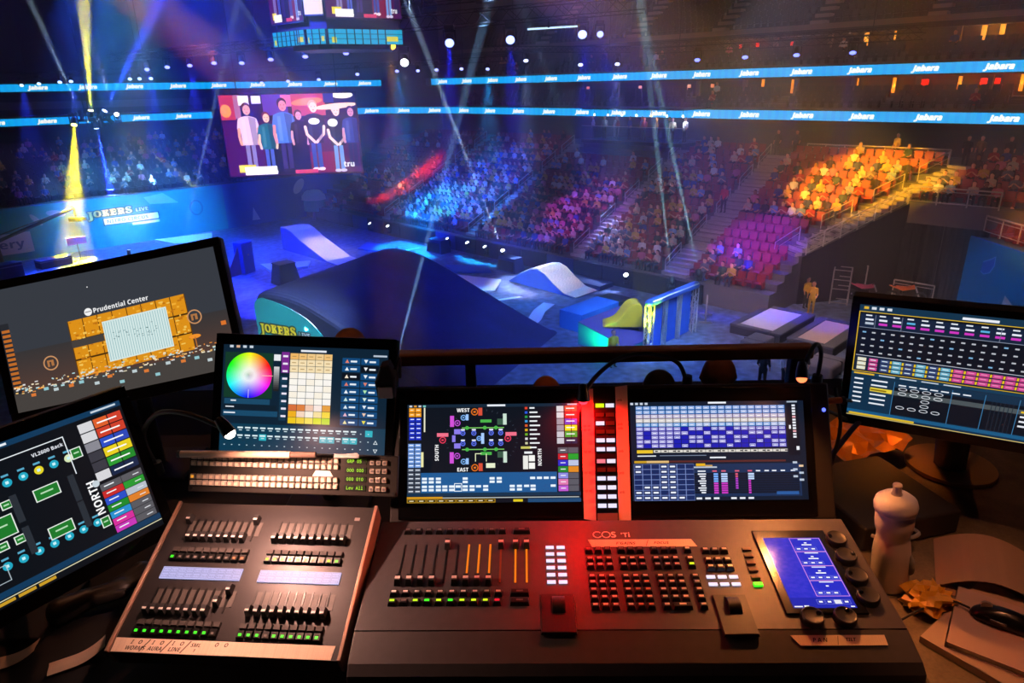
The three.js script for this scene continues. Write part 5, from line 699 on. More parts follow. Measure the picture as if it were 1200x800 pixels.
{ const o = thing('curled_paper', 'curled tan paper sheet behind the mouse', 'paper', V(1.15, DESK + 0.001, -1.34), -0.5); const pts = []; for (let i = 0; i <= 14; i++) { const a = i / 14; pts.push([0.24 * a - 0.12, 0.055 * Math.sin(a * Math.PI) * (1 - 0.3 * a)]); } const un = pts.map(([a, b]) => [a, b + 0.0012]).reverse(); part('sheet', slab([...pts, ...un], 0.2).translate(0, 0, -0.1), std(0xa8886c, { roughness: 0.85 }), o); part('under_sheet', box(0.26, 0.001, 0.2, 0.02, 0, 0.02), std(0x9a7258), o); }
{
  const o = thing('computer_mouse', 'black computer mouse resting on the pinkish notebook', 'mouse', V(1.045, DESK + 0.031, -1.155), 0.95);
  const f = (x, y, z) => { const e = Math.hypot(x / (0.033 - 0.006 * Math.cos(z * 40)), (y) / 0.036, z / 0.064) - 1; return Math.max(e * 0.03, -y); };
  part('shell', fieldMesh(f, [-0.045, -0.004, -0.07], [0.045, 0.045, 0.07], 0.005), std(0x0c0c0e, { roughness: 0.28 }), o);
  part('scroll_wheel', cyl(0.011, 0.011, 0.007, 0, 0, 0, 18).rotateZ(Math.PI / 2).translate(0, 0.029, -0.036), std(0x9a948c, { roughness: 0.4 }), o); part('side_button', rbox(0.004, 0.006, 0.03, 0.0015, -0.029, 0.017, -0.012), std(0x7a7670, { roughness: 0.2, metalness: 0.6 }), o); part('cable', tube([V(0, 0.01, -0.063), V(0.0, 0.012, -0.1), V(-0.05, 0.0, -0.15), V(-0.11, -0.02, -0.2), V(-0.16, -0.027, -0.3)], 0.0025), M.black, o);
}
{ const g = new THREE.IcosahedronGeometry(0.045, 3), p = g.attributes.position; for (let i = 0; i < p.count; i++) { const v = V(p.getX(i), p.getY(i), p.getZ(i)), n = Math.sin(v.x * 190 + 1) * Math.sin(v.y * 170) + Math.sin(v.z * 230 + v.x * 90); v.multiplyScalar(1 + 0.2 * n); p.setXYZ(i, v.x * 1.15, Math.max(-0.028, v.y * 0.65), v.z * 0.95); } g.computeVertexNormals(); const o = solo('crumpled_wrapper', g, std(0xf0b030, { roughness: 0.4 }), 'crumpled orange snack wrapper between the bottle and the notebooks', 'wrapper'); o.position.set(0.93, DESK + 0.029, -1.238); }
{ let g = new THREE.PlaneGeometry(0.3, 0.22, 9, 6).rotateX(-Math.PI / 2), p = g.attributes.position; for (let i = 0; i < p.count; i++) p.setXYZ(i, p.getX(i) + rr(-0.01, 0.01), 0.02 + rr(0, 0.035), p.getZ(i) + rr(-0.01, 0.01)); g = g.toNonIndexed(); g.computeVertexNormals(); const o = solo('gold_wrapping', g, std(0xd8902c, { roughness: 0.28, metalness: 0.5, side: THREE.DoubleSide }), 'wrinkled gold wrapping sheet under the cue monitor', 'wrapping'); o.position.set(1.08, DESK + 0.02, -1.93); o.rotation.y = 0.4; }
{ const o = thing('equipment_case', 'flat dark equipment case behind the water bottle', 'case', V(0.99, DESK, -1.62), 0.25); part('case_body', rbox(0.3, 0.07, 0.3, 0.008, 0, 0.036, 0), std(0x2a251e, { roughness: 0.6 }), o); part('handle', tube([V(-0.13, 0.05, 0.152), V(-0.12, 0.055, 0.185), V(-0.02, 0.055, 0.185), V(-0.01, 0.05, 0.152)], 0.005), M.rail, o); }
[[V(0.84, 1.0, -1.62), V(0.86, 0.9, -1.6), V(0.85, 0.75, -1.6), V(0.86, 0.64, -1.62), 'black cable dropping from the display corner'], [V(0.83, 0.97, -1.63), V(0.93, 0.93, -1.68), V(1.03, 0.9, -1.74), V(1.15, 0.92, -1.78), 'black cable looping to the cue monitor'], [V(0.83, 0.93, -1.63), V(0.95, 0.86, -1.7), V(1.05, 0.84, -1.74), V(1.2, 0.88, -1.78), 'second black cable looping below the first'], [V(0.86, 0.78, -1.63), V(0.93, 0.86, -1.66), V(0.99, 0.9, -1.69), V(1.03, 0.95, -1.7), 'dark violet cable rising behind the bottle']].forEach(([a, b, c, d, l], i) => solo('cable', tube([a, b, c, d], i === 3 ? 0.007 : 0.005), i === 3 ? std(0x2a2250) : M.black, l, 'cable'));
{ const o = thing('lamp_stub', 'stubby connector at the right end of the displays, orange light put into its colour', 'connector', V(0.815, 0.985, -1.57)); part('barrel', bar(V(-0.025, 0, 0), V(0.02, 0.002, 0), 0.008, 12), std(0xd87838, { roughness: 0.4 }), o); part('collar', bar(V(0.02, 0.002, 0), V(0.028, 0.002, 0), 0.0105, 12), M.black, o); }  // the orange light on the barrel is part of its colour
// dim unseen downlights, added overhead to warm the control position
for (const [x, z, I, to, half, where] of [[-1.6, -2.4, 5, V(-1.6, 0, -2.4), 0.75, 'big monitor'], [1.5, -3.2, 2.8, V(1.5, 0, -3.2), 0.75, 'guard rail end'], [0.8, -0.8, 8, V(1.06, DESK, -1.18), 0.17, 'notebooks']]) { const o = thing('added_downlight', 'round unseen downlight added over the ' + where, 'ceiling light', V(x, 3.6, z)); part('trim_ring', new THREE.TorusGeometry(0.09, 0.015, 8, 24).rotateX(Math.PI / 2), M.white, o); part('lamp_disc', cyl(0.08, 0.08, 0.01), glow(0xffb070, 2), o); part('hanger', bar(V(0, 0.02, 0), V(0, 1.2, 0), 0.015), M.black, o); spot('downlight_light', V(x, 3.58, z), to, 0xffa070, I, half, 0.6, 3); }
// glove: 0 leather
{ const B = [[[0, 0.02, 0], [0.07, 0.022, 0.02], 0.022, 0.024, 0]]; [[-0.03, 0.1], [-0.012, 0.12], [0.006, 0.118], [0.024, 0.1]].forEach(([z, l], i) => { B.push([[0.07, 0.024, z * 0.8 + 0.012], [0.07 + l * 0.55, 0.034, z + 0.012], 0.0105, 0.01, 0]); B.push([[0.07 + l * 0.55, 0.034, z + 0.012], [0.07 + l, 0.018, z + 0.014], 0.01, 0.008, 0]); }); B.push([[0.02, 0.024, 0.03], [0.07, 0.03, 0.055], 0.012, 0.009, 0], [[-0.05, 0.02, 0], [0, 0.02, 0], 0.03, 0.024, 0]);
  const g = bodyMesh(B, [-0.1, -0.015, -0.06], [0.21, 0.07, 0.09], 0.005, 0.008, ['#2a2523']); const o = solo('work_glove', g, new THREE.MeshStandardMaterial({ vertexColors: true, roughness: 0.45 }), 'dark leather glove lying beside the fader wing', 'glove'); o.position.set(-1.0, DESK + 0.012, -1.28); o.rotation.y = 0.75; }
for (const [x, z, t, l] of [[-0.935, -1.13, 0.5, 'folded paper with a lifted corner beside the fader wing'], [-1.08, -1.13, 0.35, 'crumpled paper sheet below the lamp layout monitor']]) { const g = new THREE.PlaneGeometry(0.11, 0.045, 14, 6).rotateX(-Math.PI / 2), p = g.attributes.position; for (let i = 0; i < p.count; i++) { const a = Math.max(0, p.getX(i) + 0.01); p.setY(i, 0.002 + a * a * 6 + 0.003 * Math.sin(p.getZ(i) * 90)); } g.computeVertexNormals(); const o = solo('paper_scrap', g, std(0xd8bca4, { side: THREE.DoubleSide }), l, 'paper'); o.position.set(x, DESK + 0.002, z); o.rotation.y = t; }

// ---------- people seated below the rail ----------
function viewer(p, skin, hair, top, label, cap) {
  const B = SIT.map((b) => b.map((v) => Array.isArray(v) ? v.slice() : v)); B.splice(4, 2, [[0, 1.1, 0.01], [0, 1.18, -0.005], 0.078, 0.088, 0], [[0, 1.17, -0.03], [0, 1.19, -0.025], 0.088, 0.09, 1], [[-0.092, 1.13, -0.01], [-0.096, 1.155, -0.012], 0.014, 0.018, 0], [[0.092, 1.13, -0.01], [0.096, 1.155, -0.012], 0.014, 0.018, 0], [[0, 1.12, 0.09], [0, 1.14, 0.088], 0.014, 0.01, 0]);
  if (cap) B.push([[0, 1.2, -0.01], [0, 1.235, -0.01], 0.085, 0.07, 1], [[0, 1.2, 0.06], [0, 1.19, 0.15], 0.03, 0.02, 1]);
  const o = solo('person', bodyMesh(B, [-0.36, -0.02, -0.28], [0.36, 1.36, 0.6], 0.02, 0.03, [skin, hair, top, '#1c1c22']), crowdMat, label, 'person'); o.position.copy(p); o.rotation.y = Math.PI; return o;
}
viewer(V(1.205, -1.02, -3.68), '#8a5a3c', '#7a4e34', '#2a2430', 'bald person seated just below the guard rail'); viewer(V(-1.0, -0.9, -3.96), '#c08a64', '#b07a54', '#3a2a2a', 'person whose head shows over the colour wheel monitor'); viewer(V(0.2, -1.18, -3.75), '#c08050', '#b8682c', '#2a2018', 'person in an orange cap below the guard rail post', true); viewer(V(0.9, -1.17, -3.85), '#8a5a40', '#0e0a0a', '#1a1a20', 'dark-haired person seated below the twin displays');

// ---------- what the screens show ----------
function bg(x, w, h, ax, ay, aw, ah) { x.scale(w / aw, h / ah); x.translate(-ax, -ay); }
function R(x, c, a, b, w, h) { x.fillStyle = c; x.fillRect(a, b, w, h); }
function T(x, s, a, b, sz, c = '#e8ecf4', f = 'bold') { x.fillStyle = c; x.font = `${f} ${sz}px sans-serif`; x.fillText(s, a, b); }
function drawMagic(x, w, h) {
  bg(x, w, h, 80, 180, 1020, 580); R(x, '#10151f', 0, 0, 1200, 900); R(x, '#16283a', 80, 180, 1020, 18);
  ['#c8ccd4', '#e09a30', '#c8ccd4', '#7ac8c0'].forEach((c, i) => R(x, c, 92 + i * 27, 184, 17, 11)); R(x, '#e8ecf4', 555, 183, 108, 11); R(x, '#b8c4d4', 1030, 183, 58, 8);
  for (let r = 0; r < 2; r++) for (let c = 0; c < 2; c++) { R(x, '#f0981c', 90 + c * 38, 200 + r * 28, 35, 25); R(x, '#fff0c8', 97 + c * 38, 209 + r * 28, 20, 5); }
  for (let r = 0; r < 5; r++) for (let c = 0; c < 2; c++) { R(x, '#1a2fc0', 90 + c * 38, 258 + r * 27, 35, 24); R(x, '#dfe6ff', 98 + c * 38, 264 + r * 27, 22, 6); }
  for (let r = 0; r < 6; r++) for (let c = 0; c < 2; c++) { R(x, '#6f9ae0', 86 + c * 40, 412 + r * 24, 36, 21); R(x, '#eef4ff', 92 + c * 40, 418 + r * 24, 24, 6); }
  for (let r = 0; r < 6; r++) for (let c = 0; c < 2; c++) { R(x, '#4a5262', 84 + c * 40, 558 + r * 25, 36, 21); R(x, '#dfe6f0', 90 + c * 40, 564 + r * 25, 26, 6); }
  R(x, '#e8e4c8', 178, 198, 9, 145); R(x, '#e8e4a8', 162, 462, 15, 88);
  T(x, 'WEST', 374, 226, 30, '#ffffff'); T(x, 'EAST', 374, 578, 30, '#ffffff'); x.save(); x.translate(266, 515); x.rotate(-Math.PI / 2); T(x, 'SOUTH', 0, 0, 30, '#ffffff'); x.restore(); x.save(); x.translate(874, 550); x.rotate(-Math.PI / 2); T(x, 'NORTH', 0, 0, 30, '#ffffff'); x.restore();
  x.strokeStyle = '#3a4454'; x.lineWidth = 3; for (let a = 0; a < 40; a++) { const t = a / 40 * 6.283; x.beginPath(); x.moveTo(520 + 205 * Math.cos(t), 385 + 165 * Math.sin(t)); x.lineTo(520 + 216 * Math.cos(t), 385 + 175 * Math.sin(t)); x.stroke(); }
  const ring = (c, a, b, r) => { x.strokeStyle = c; x.lineWidth = 6; x.beginPath(); x.arc(a, b, r, 0, 7); x.stroke(); R(x, c, a - r * 0.4, b - r * 0.3, r * 0.8, r * 0.6); };
  ring('#e8741c', 480, 226, 18); R(x, '#d8503a', 502, 202, 24, 46); ring('#e8741c', 480, 556, 18); R(x, '#d8503a', 502, 530, 24, 46); ring('#e83a5a', 290, 392, 17); R(x, '#f0708a', 256, 350, 68, 22); ring('#e83a5a', 676, 385, 17); R(x, '#f0708a', 662, 348, 66, 22);
  R(x, '#d050d8', 334, 248, 24, 66); ring('#c050d8', 378, 292, 15); R(x, '#d050d8', 332, 464, 24, 66); ring('#c050d8', 376, 486, 15); ring('#7ab0f0', 414, 260, 14); R(x, '#9ac4ff', 428, 240, 16, 36); ring('#7ab0f0', 414, 520, 14); R(x, '#9ac4ff', 428, 500, 16, 36);
  R(x, '#8a7ae8', 358, 328, 38, 30); R(x, '#8a7ae8', 346, 364, 20, 40); R(x, '#8a7ae8', 358, 412, 38, 30); R(x, '#4ab04a', 514, 272, 66, 18); R(x, '#4ab04a', 514, 464, 66, 18); R(x, '#79c860', 404, 318, 250, 6); R(x, '#79c860', 404, 446, 250, 6); for (const y of [321, 449]) for (const a of [435, 540, 606]) { ring('#4ac04a', a, y, 8); }
  for (const y of [352, 414]) for (const a of [410, 475, 578, 634]) { ring('#5a70f0', a, y, 12); R(x, '#e8ecff', a - 12, y - 24, 24, 9); } ring('#7ab0ff', 506, 384, 12); R(x, '#a8ccff', 518, 352, 18, 64); R(x, '#c8e0d0', 648, 238, 22, 66); R(x, '#3a5a48', 614, 268, 34, 36); R(x, '#c8e0d0', 648, 462, 22, 66); R(x, '#3a5a48', 614, 462, 34, 36); R(x, '#e4eccc', 546, 530, 54, 28);
  x.strokeStyle = '#e8f0c0'; x.lineWidth = 5; x.beginPath(); x.moveTo(484, 520); x.lineTo(484, 474); x.lineTo(520, 474); x.moveTo(548, 474); x.lineTo(548, 520); x.stroke();
  ['#e0402a', '#2a5ae0', '#2a9a4a', '#3a9ae0', '#e05a2a', '#e0b01c', '#6ab02a', '#d8d8d8', '#c8c8a0', '#c8c460'].forEach((c, i) => { R(x, c, i > 8 ? 752 : 778, 200 + i * 26, i > 8 ? 62 : 16, 14); R(x, '#f0f4f8', 806, 202 + i * 26, 30 + (i * 17) % 36, 9); });
  R(x, '#e8e8e4', 764, 488, 30, 80); R(x, '#f4f4f0', 798, 486, 36, 36); R(x, '#f4f4f0', 798, 530, 36, 36); R(x, '#e8ecf0', 772, 464, 48, 13);
  const pal = [['#d8d8dc', '#e05a3c'], ['#d8d8dc', '#c8302c'], ['#9a9aa4', '#3a48c8'], ['#9a9aa4', '#e8e020'], ['#c8c8d0', '#3aa83a'], ['#c8c8d0', '#1a2a4a']]; pal.forEach(([a, b], i) => { R(x, a, 966, 196 + i * 38, 42, 34); R(x, b, 1014, 196 + i * 38, 36, 34); R(x, b, 1054, 196 + i * 38, 32, 34); R(x, '#ffffff', 1022, 208 + i * 38, 50, 6); });
  [['#5a5a64', '#5a5a64'], ['#c82430', '#1fa030'], ['#3030c8', '#b8c4e0'], ['#1f8a34', '#e08a28'], ['#8a8ae0', '#5a5a64'], ['#e07ab0', '#5a5a64'], ['#c05ad0', '#5a5a64']].forEach(([a, b], i) => { R(x, a, 970, 442 + i * 37, 58, 34); R(x, b, 1030, 442 + i * 37, 60, 34); R(x, '#f4f4f8', 984, 456 + i * 37, 30, 5); });
  R(x, '#1f5a94', 162, 584, 800, 118); R(x, '#16324c', 80, 702, 1020, 20); const rowOf = (y, a) => a.forEach((v) => R(x, '#e8f2fc', v, y, 30, 14)); rowOf(612, [168, 208, 250, 408, 566, 608, 804, 844, 884, 924]); rowOf(632, [168, 208, 250, 408, 566, 608]); rowOf(658, [168, 208, 250, 288, 328, 366, 408, 448, 486, 528, 684, 726, 768, 806, 924]); rowOf(678, [168, 208, 250, 288, 328, 408, 448, 528, 684, 726, 806]); x.strokeStyle = '#ffffff'; x.lineWidth = 4; x.strokeRect(360, 648, 42, 44);
  R(x, '#d8981c', 80, 724, 210, 12); R(x, '#b0b8b8', 290, 728, 800, 6); for (let i = 0; i < 9; i++) { R(x, '#a07818', 80 + i * 58, 738, 56, 22); R(x, '#2a2410', 86 + i * 58, 742, 44, 12); R(x, '#f0e8c8', 94 + i * 58, 746, 26, 5); } R(x, '#e0c820', 704, 742, 56, 14); R(x, '#1f4a74', 790, 738, 310, 22);
}
function drawPalette(x, w, h) {
  bg(x, w, h, 44, 155, 935, 517); R(x, '#101c2e', 0, 0, 1200, 900); for (let i = 0; i < 4; i++) R(x, '#c8d0dc', 46 + i * 26, 158, 16, 12); R(x, '#e8ecf4', 466, 157, 98, 10); R(x, '#a8b4c4', 890, 157, 56, 8);
  for (let r = 0; r < 10; r++) for (let c = 0; c < 20; c++) { const X = 74 + c * 40.3, Y = 177 + r * 22.2, deep = r > 4 && (c > 4 || c === 1) && ((c * 7 + r * 3) % 10 > 4 - (r - 5)); const col = r < 2 ? '#3a7ac8' : r === 2 ? '#a89cc0' : r === 3 ? '#c8c0b8' : r === 4 ? (c % 5 < 3 ? '#3a86d0' : '#7a9cd0') : deep ? '#1a1fb0' : '#5a52c0'; R(x, col, X, Y, 38, 20.5); if (!(deep && (c + r) % 3)) { x.strokeStyle = '#e6e8fa'; x.lineWidth = 2.4; x.strokeRect(X + 4, Y + 4, 28, 11); R(x, r === 2 || r === 3 ? '#f8f4ec' : '#eef0ff', X + 8, Y + 8, 20, 4.5); } }
  R(x, '#e8c02c', 74, 408, 86, 17); for (let i = 0; i < 18; i++) { R(x, '#d8d4cc', 164 + i * 40, 408, 38, 14); R(x, '#26262c', 172 + i * 40 + (i % 3) * 8, 412, 14, 6); } R(x, '#e8ecf4', 76, 436, 100, 6); R(x, '#7a88a0', 196, 436, 250, 4); R(x, '#e8ecf4', 464, 446, 86, 8);
  R(x, '#c89a28', 58, 464, 66, 12); R(x, '#e0b878', 124, 464, 120, 12); R(x, '#5a2a2a', 244, 464, 625, 10);
  x.strokeStyle = '#7a8ec8'; x.lineWidth = 2; for (let r = 0; r < 7; r++) for (let c = 0; c < 7; c++) { const X = 56 + c * 46, Y = 482 + r * 27; R(x, '#172a5c', X, Y, 44, 26); x.strokeRect(X, Y, 44, 26); if ([0, 3, 4, 7, 10, 11, 17, 18, 24, 25, 29, 30, 31, 32, 35, 36, 37, 39, 42, 43, 44, 45, 46, 47].includes(r * 7 + c)) R(x, '#eef2fb', X + 8, Y + 8, 28, 9); }
  R(x, '#1a3055', 376, 482, 570, 170); R(x, '#e8b020', 388, 480, 50, 14); R(x, '#c89a58', 438, 488, 38, 9); R(x, '#b8c0cc', 376, 496, 124, 8); for (let i = 0; i < 9; i++) { R(x, '#101828', 376, 530 + i * 12, 560, 10); R(x, '#eef2fa', 396 + (i % 3) * 8, 532 + i * 12, 44 - (i % 3) * 10, 7); R(x, i < 4 ? '#7ab0ff' : '#d040c8', 480, 532 + i * 12, 24, 9); R(x, i < 4 ? '#bcd4ff' : '#c838c0', 520, 532 + i * 12, 34, 9); if (i < 7) R(x, i < 2 ? '#e05a78' : '#b040c8', 596, 532 + i * 12, 14, 9); R(x, i < 3 ? '#c4dcff' : '#c838c0', 664, 532 + i * 12, i < 3 ? 32 : 14, 9); } [396, 474, 522, 594, 662, 706, 752, 792, 838, 892].forEach((v, i) => R(x, i > 0 && i < 5 ? '#e86078' : '#e8ecf4', v, 517, i ? 24 : 42, 7));
  for (let i = 0; i < 7; i++) if (i !== 3) R(x, '#e8ecf4', 384 + i * 46, 656, 30, 10); R(x, '#2a5a9c', 812, 628, 118, 16); R(x, '#0c1422', 888, 170, 62, 272); for (let i = 0; i < 12; i++) R(x, i % 5 === 4 ? '#e8a8b0' : '#e8ecf4', 916, 176 + i * 15, 18, 10); R(x, '#e8ecf4', 930, 395, 16, 20); R(x, '#f4f6fa', 896, 284, 10, 20); for (let i = 0; i < 6; i++) R(x, i === 1 ? '#e8c8a0' : '#b8c4d4', 905 + (i % 2) * 32, 474 + i * 18, 24, 11);
}
function drawColor(x, w, h) {
  bg(x, w, h, 205, 85, 722, 508); R(x, '#0f2436', 0, 0, 1200, 800); for (let i = 0; i < 4; i++) R(x, i === 1 ? '#e0b090' : '#c8d4e0', 232 + i * 29, 87, 16, 11); R(x, '#e8ecf4', 545, 98, 112, 9); R(x, '#b8c4d4', 862, 110, 60, 8);
  R(x, '#153a2a', 214, 118, 212, 200); const cx = 322, cy = 218, rad = 100; for (let a = 0; a < 360; a += 2) for (let q = 0; q < 14; q++) { x.fillStyle = `hsl(${(420 - a) % 360},100%,${Math.min(97, 54 + (13 - q) * 4.4)}%)`; const t = (a - 90) * D2R; x.beginPath(); x.moveTo(cx + rad * q / 14 * Math.cos(t), cy + rad * q / 14 * Math.sin(t)); x.arc(cx, cy, rad * (q + 1) / 14, t, t + 0.05); x.arc(cx, cy, rad * q / 14, t + 0.05, t, true); x.fill(); }
  R(x, '#ffe8c0', 378, 217, 50, 2); R(x, '#f4e8ff', 321, 280, 2, 38);
  R(x, '#1c4a68', 218, 322, 200, 24); R(x, '#10202e', 218, 348, 230, 22); R(x, '#1a4a6a', 214, 374, 240, 24); R(x, '#e8ecf4', 246, 328, 24, 6); R(x, '#e8ecf4', 224, 356, 38, 5); R(x, '#e8ecf4', 218, 382, 50, 6);
  R(x, '#e8ecf0', 428, 122, 30, 28); for (let i = 0; i < 12; i++) R(x, `rgb(${210 - i * 16},${210 - i * 16},${212 - i * 16})`, 430, 176 + i * 9, 24, 9); R(x, '#7a2a90', 462, 110, 34, 92); for (let i = 0; i < 9; i++) { if (i > 2) R(x, '#173a52', 460, 118 + i * 33, 30, 30); R(x, '#f0e8f8', 468, 124 + i * 33, 22, 9); }
  for (let r = 0; r < 11; r++) for (let c = 0; c < 5; c++) { const col = r === 0 ? ['#f0b868', '#f0c078', '#f0c888', '#f0cc90', '#f0c078'][c] : r < 3 ? '#f6e0b4' : r < 8 ? ['#fbf2e2', '#fdf8ee', '#fbf6f0'][(r + c) % 3] : r === 8 ? ['#d8703c', '#e08040', '#f4c8b0', '#fbe8e0', '#e8a040'][c] : r === 9 ? ['#f0b020', '#f8d8c0', '#fbf0e0', '#f8e0a0', '#f8d840'][c] : ['#f0c820', '#f4d040', '#f8e060', '#d8e020', '#b8d820'][c]; R(x, col, 500 + c * 37, 114 + r * 28.2, 35.5, 26.8); if (r < 3) R(x, '#a8844c', 508 + c * 37, 126 + r * 28, 18, 3); }
  for (let r = 0; r < 9; r++) for (let c = 0; c < 2; c++) { const X = 728 + c * 82, Y = 126 + r * 33.5; R(x, (r === 2 && c === 0) || (r === 1 && c === 1) ? '#0c1420' : '#134a7c', X, Y, 78, 28); x.fillStyle = [['#e8806a', '#f0f4f8'], ['#f0f4f8', '#f0f4f8'], ['#f8e8d0', '#f0f4f8'], ['#e07a6a', '#e0806a'], ['#f0f4f8', '#b0e8b0'], ['#c8e8e0', '#d8f0e0'], ['#e0ecf4', '#e8f0f8'], ['#f0b8c8', '#f0c8b0'], ['#f8e8a8', '#f0e050']][r][c]; x.beginPath(); if (c) { x.moveTo(X + 12, Y + 6); x.lineTo(X + 30, Y + 6); x.lineTo(X + 21, Y + 22); } else { x.moveTo(X + 12, Y + 22); x.lineTo(X + 30, Y + 22); x.lineTo(X + 21, Y + 6); } x.fill(); R(x, '#e8f0f8', X + 36, Y + 11, 28, 8); }
  R(x, '#0e3a52', 205, 432, 722, 170); for (let r = 0; r < 4; r++) for (let c = 0; c < 20; c++) { const X = 216 + c * 33, Y = 446 + r * 34; if ((r === 0 && c === 19) || (r === 1 && [5, 13, 14, 16, 17].includes(c))) R(x, '#28b4c4', X - 3, Y - 4, 32, 28); if (r < 2 && c > 1 && c < 18) { R(x, '#e0f0f4', X, Y, 24, 7); R(x, '#c8e0e8', X + 6, Y + 12, 14, 4); } else R(x, '#c8dce4', X + 8, Y + 10, 6, 4); }
  x.strokeStyle = '#e8f0f4'; x.lineWidth = 2.5; x.beginPath(); x.moveTo(878, 500); x.lineTo(886, 486); x.lineTo(894, 500); x.closePath(); x.moveTo(878, 524); x.lineTo(886, 538); x.lineTo(894, 524); x.closePath(); x.stroke(); R(x, '#f0f4f8', 874, 566, 22, 7);
}
function drawBuilding(x, w, h) {
  R(x, '#3a3e46', 0, 0, w, h); for (let i = 0; i < 60; i++) R(x, `rgba(${60 + i},${50 + i * 0.3},45,0.5)`, 0, 300 + i * 3, w, 3); R(x, '#4a4542', 0, 478, w, 98);
  R(x, '#2a2c32', 0, 160, 40, 330); for (let r = 0; r < 13; r++) R(x, '#c8702c', 4, 190 + r * 22, 36, 13);
  x.save(); x.translate(545, 330); x.transform(1, -0.035, 0, 1, 0, 0); R(x, '#e8981c', -245, -130, 545, 265); for (let c = 0; c < 9; c++) R(x, '#6a4010', -245 + c * 68, -130, 4, 265); for (const y of [-40, 50]) R(x, '#50340f', -245, y, 545, 8); for (let i = 0; i < 240; i++) R(x, ['#ffd060', '#ffb838', '#c87818'][i % 3], -240 + rnd() * 530, -125 + rnd() * 255, 5 + rnd() * 16, 4 + rnd() * 6); R(x, '#4a4440', -245, -38, 150, 34);
  R(x, '#dff4f2', -92, -92, 300, 190); for (let i = 0; i < 26; i++) R(x, '#9cc4c8', -86 + i * 11.4, -86, 3, 178); for (let i = 0; i < 30; i++) R(x, '#4a6a70', -60 + rnd() * 230, -40 + rnd() * 60, 8, 2); T(x, 'Prudential Center', -120, -142, 30, '#ffffff'); x.fillStyle = '#ffffff'; x.beginPath(); x.arc(-142, -152, 18, 0, 7); x.fill(); R(x, '#8a8a8a', -156, -155, 28, 4); x.restore();
  for (const [a, b] of [[190, 380], [872, 305]]) { x.strokeStyle = '#d89a68'; x.lineWidth = 6; x.beginPath(); x.arc(a, b, 31, 0, 7); x.stroke(); R(x, '#b87a48', a - 16, b - 12, 10, 28); R(x, '#b87a48', a + 2, b - 14, 12, 28); R(x, '#b87a48', a - 16, b - 14, 30, 8); }
  x.fillStyle = '#ff9a30'; x.beginPath(); x.ellipse(855, 395, 28, 10, 0, 0, 7); x.fill(); R(x, '#c87830', 853, 398, 5, 50); R(x, '#e87a30', 985, 350, 24, 20);
  for (let i = 0; i < 230; i++) { const a = rnd() * w, b = 470 + (rnd() - 0.5) * 46 - a * 0.012; R(x, ['#fff2d0', '#ffd080', '#bfeaf0', '#ff9a3c', '#e8e8e8'][i % 5], a, b, 3 + rnd() * 14, 3 + rnd() * 5); } for (let i = 0; i < 16; i++) R(x, ['#e8803a', '#9ad0d8', '#c8d8dc'][i % 3], 60 + i * 58 + rnd() * 20, 480 + rnd() * 46, 22, 14); R(x, '#ffffff', 420, 66, 5, 5);
}
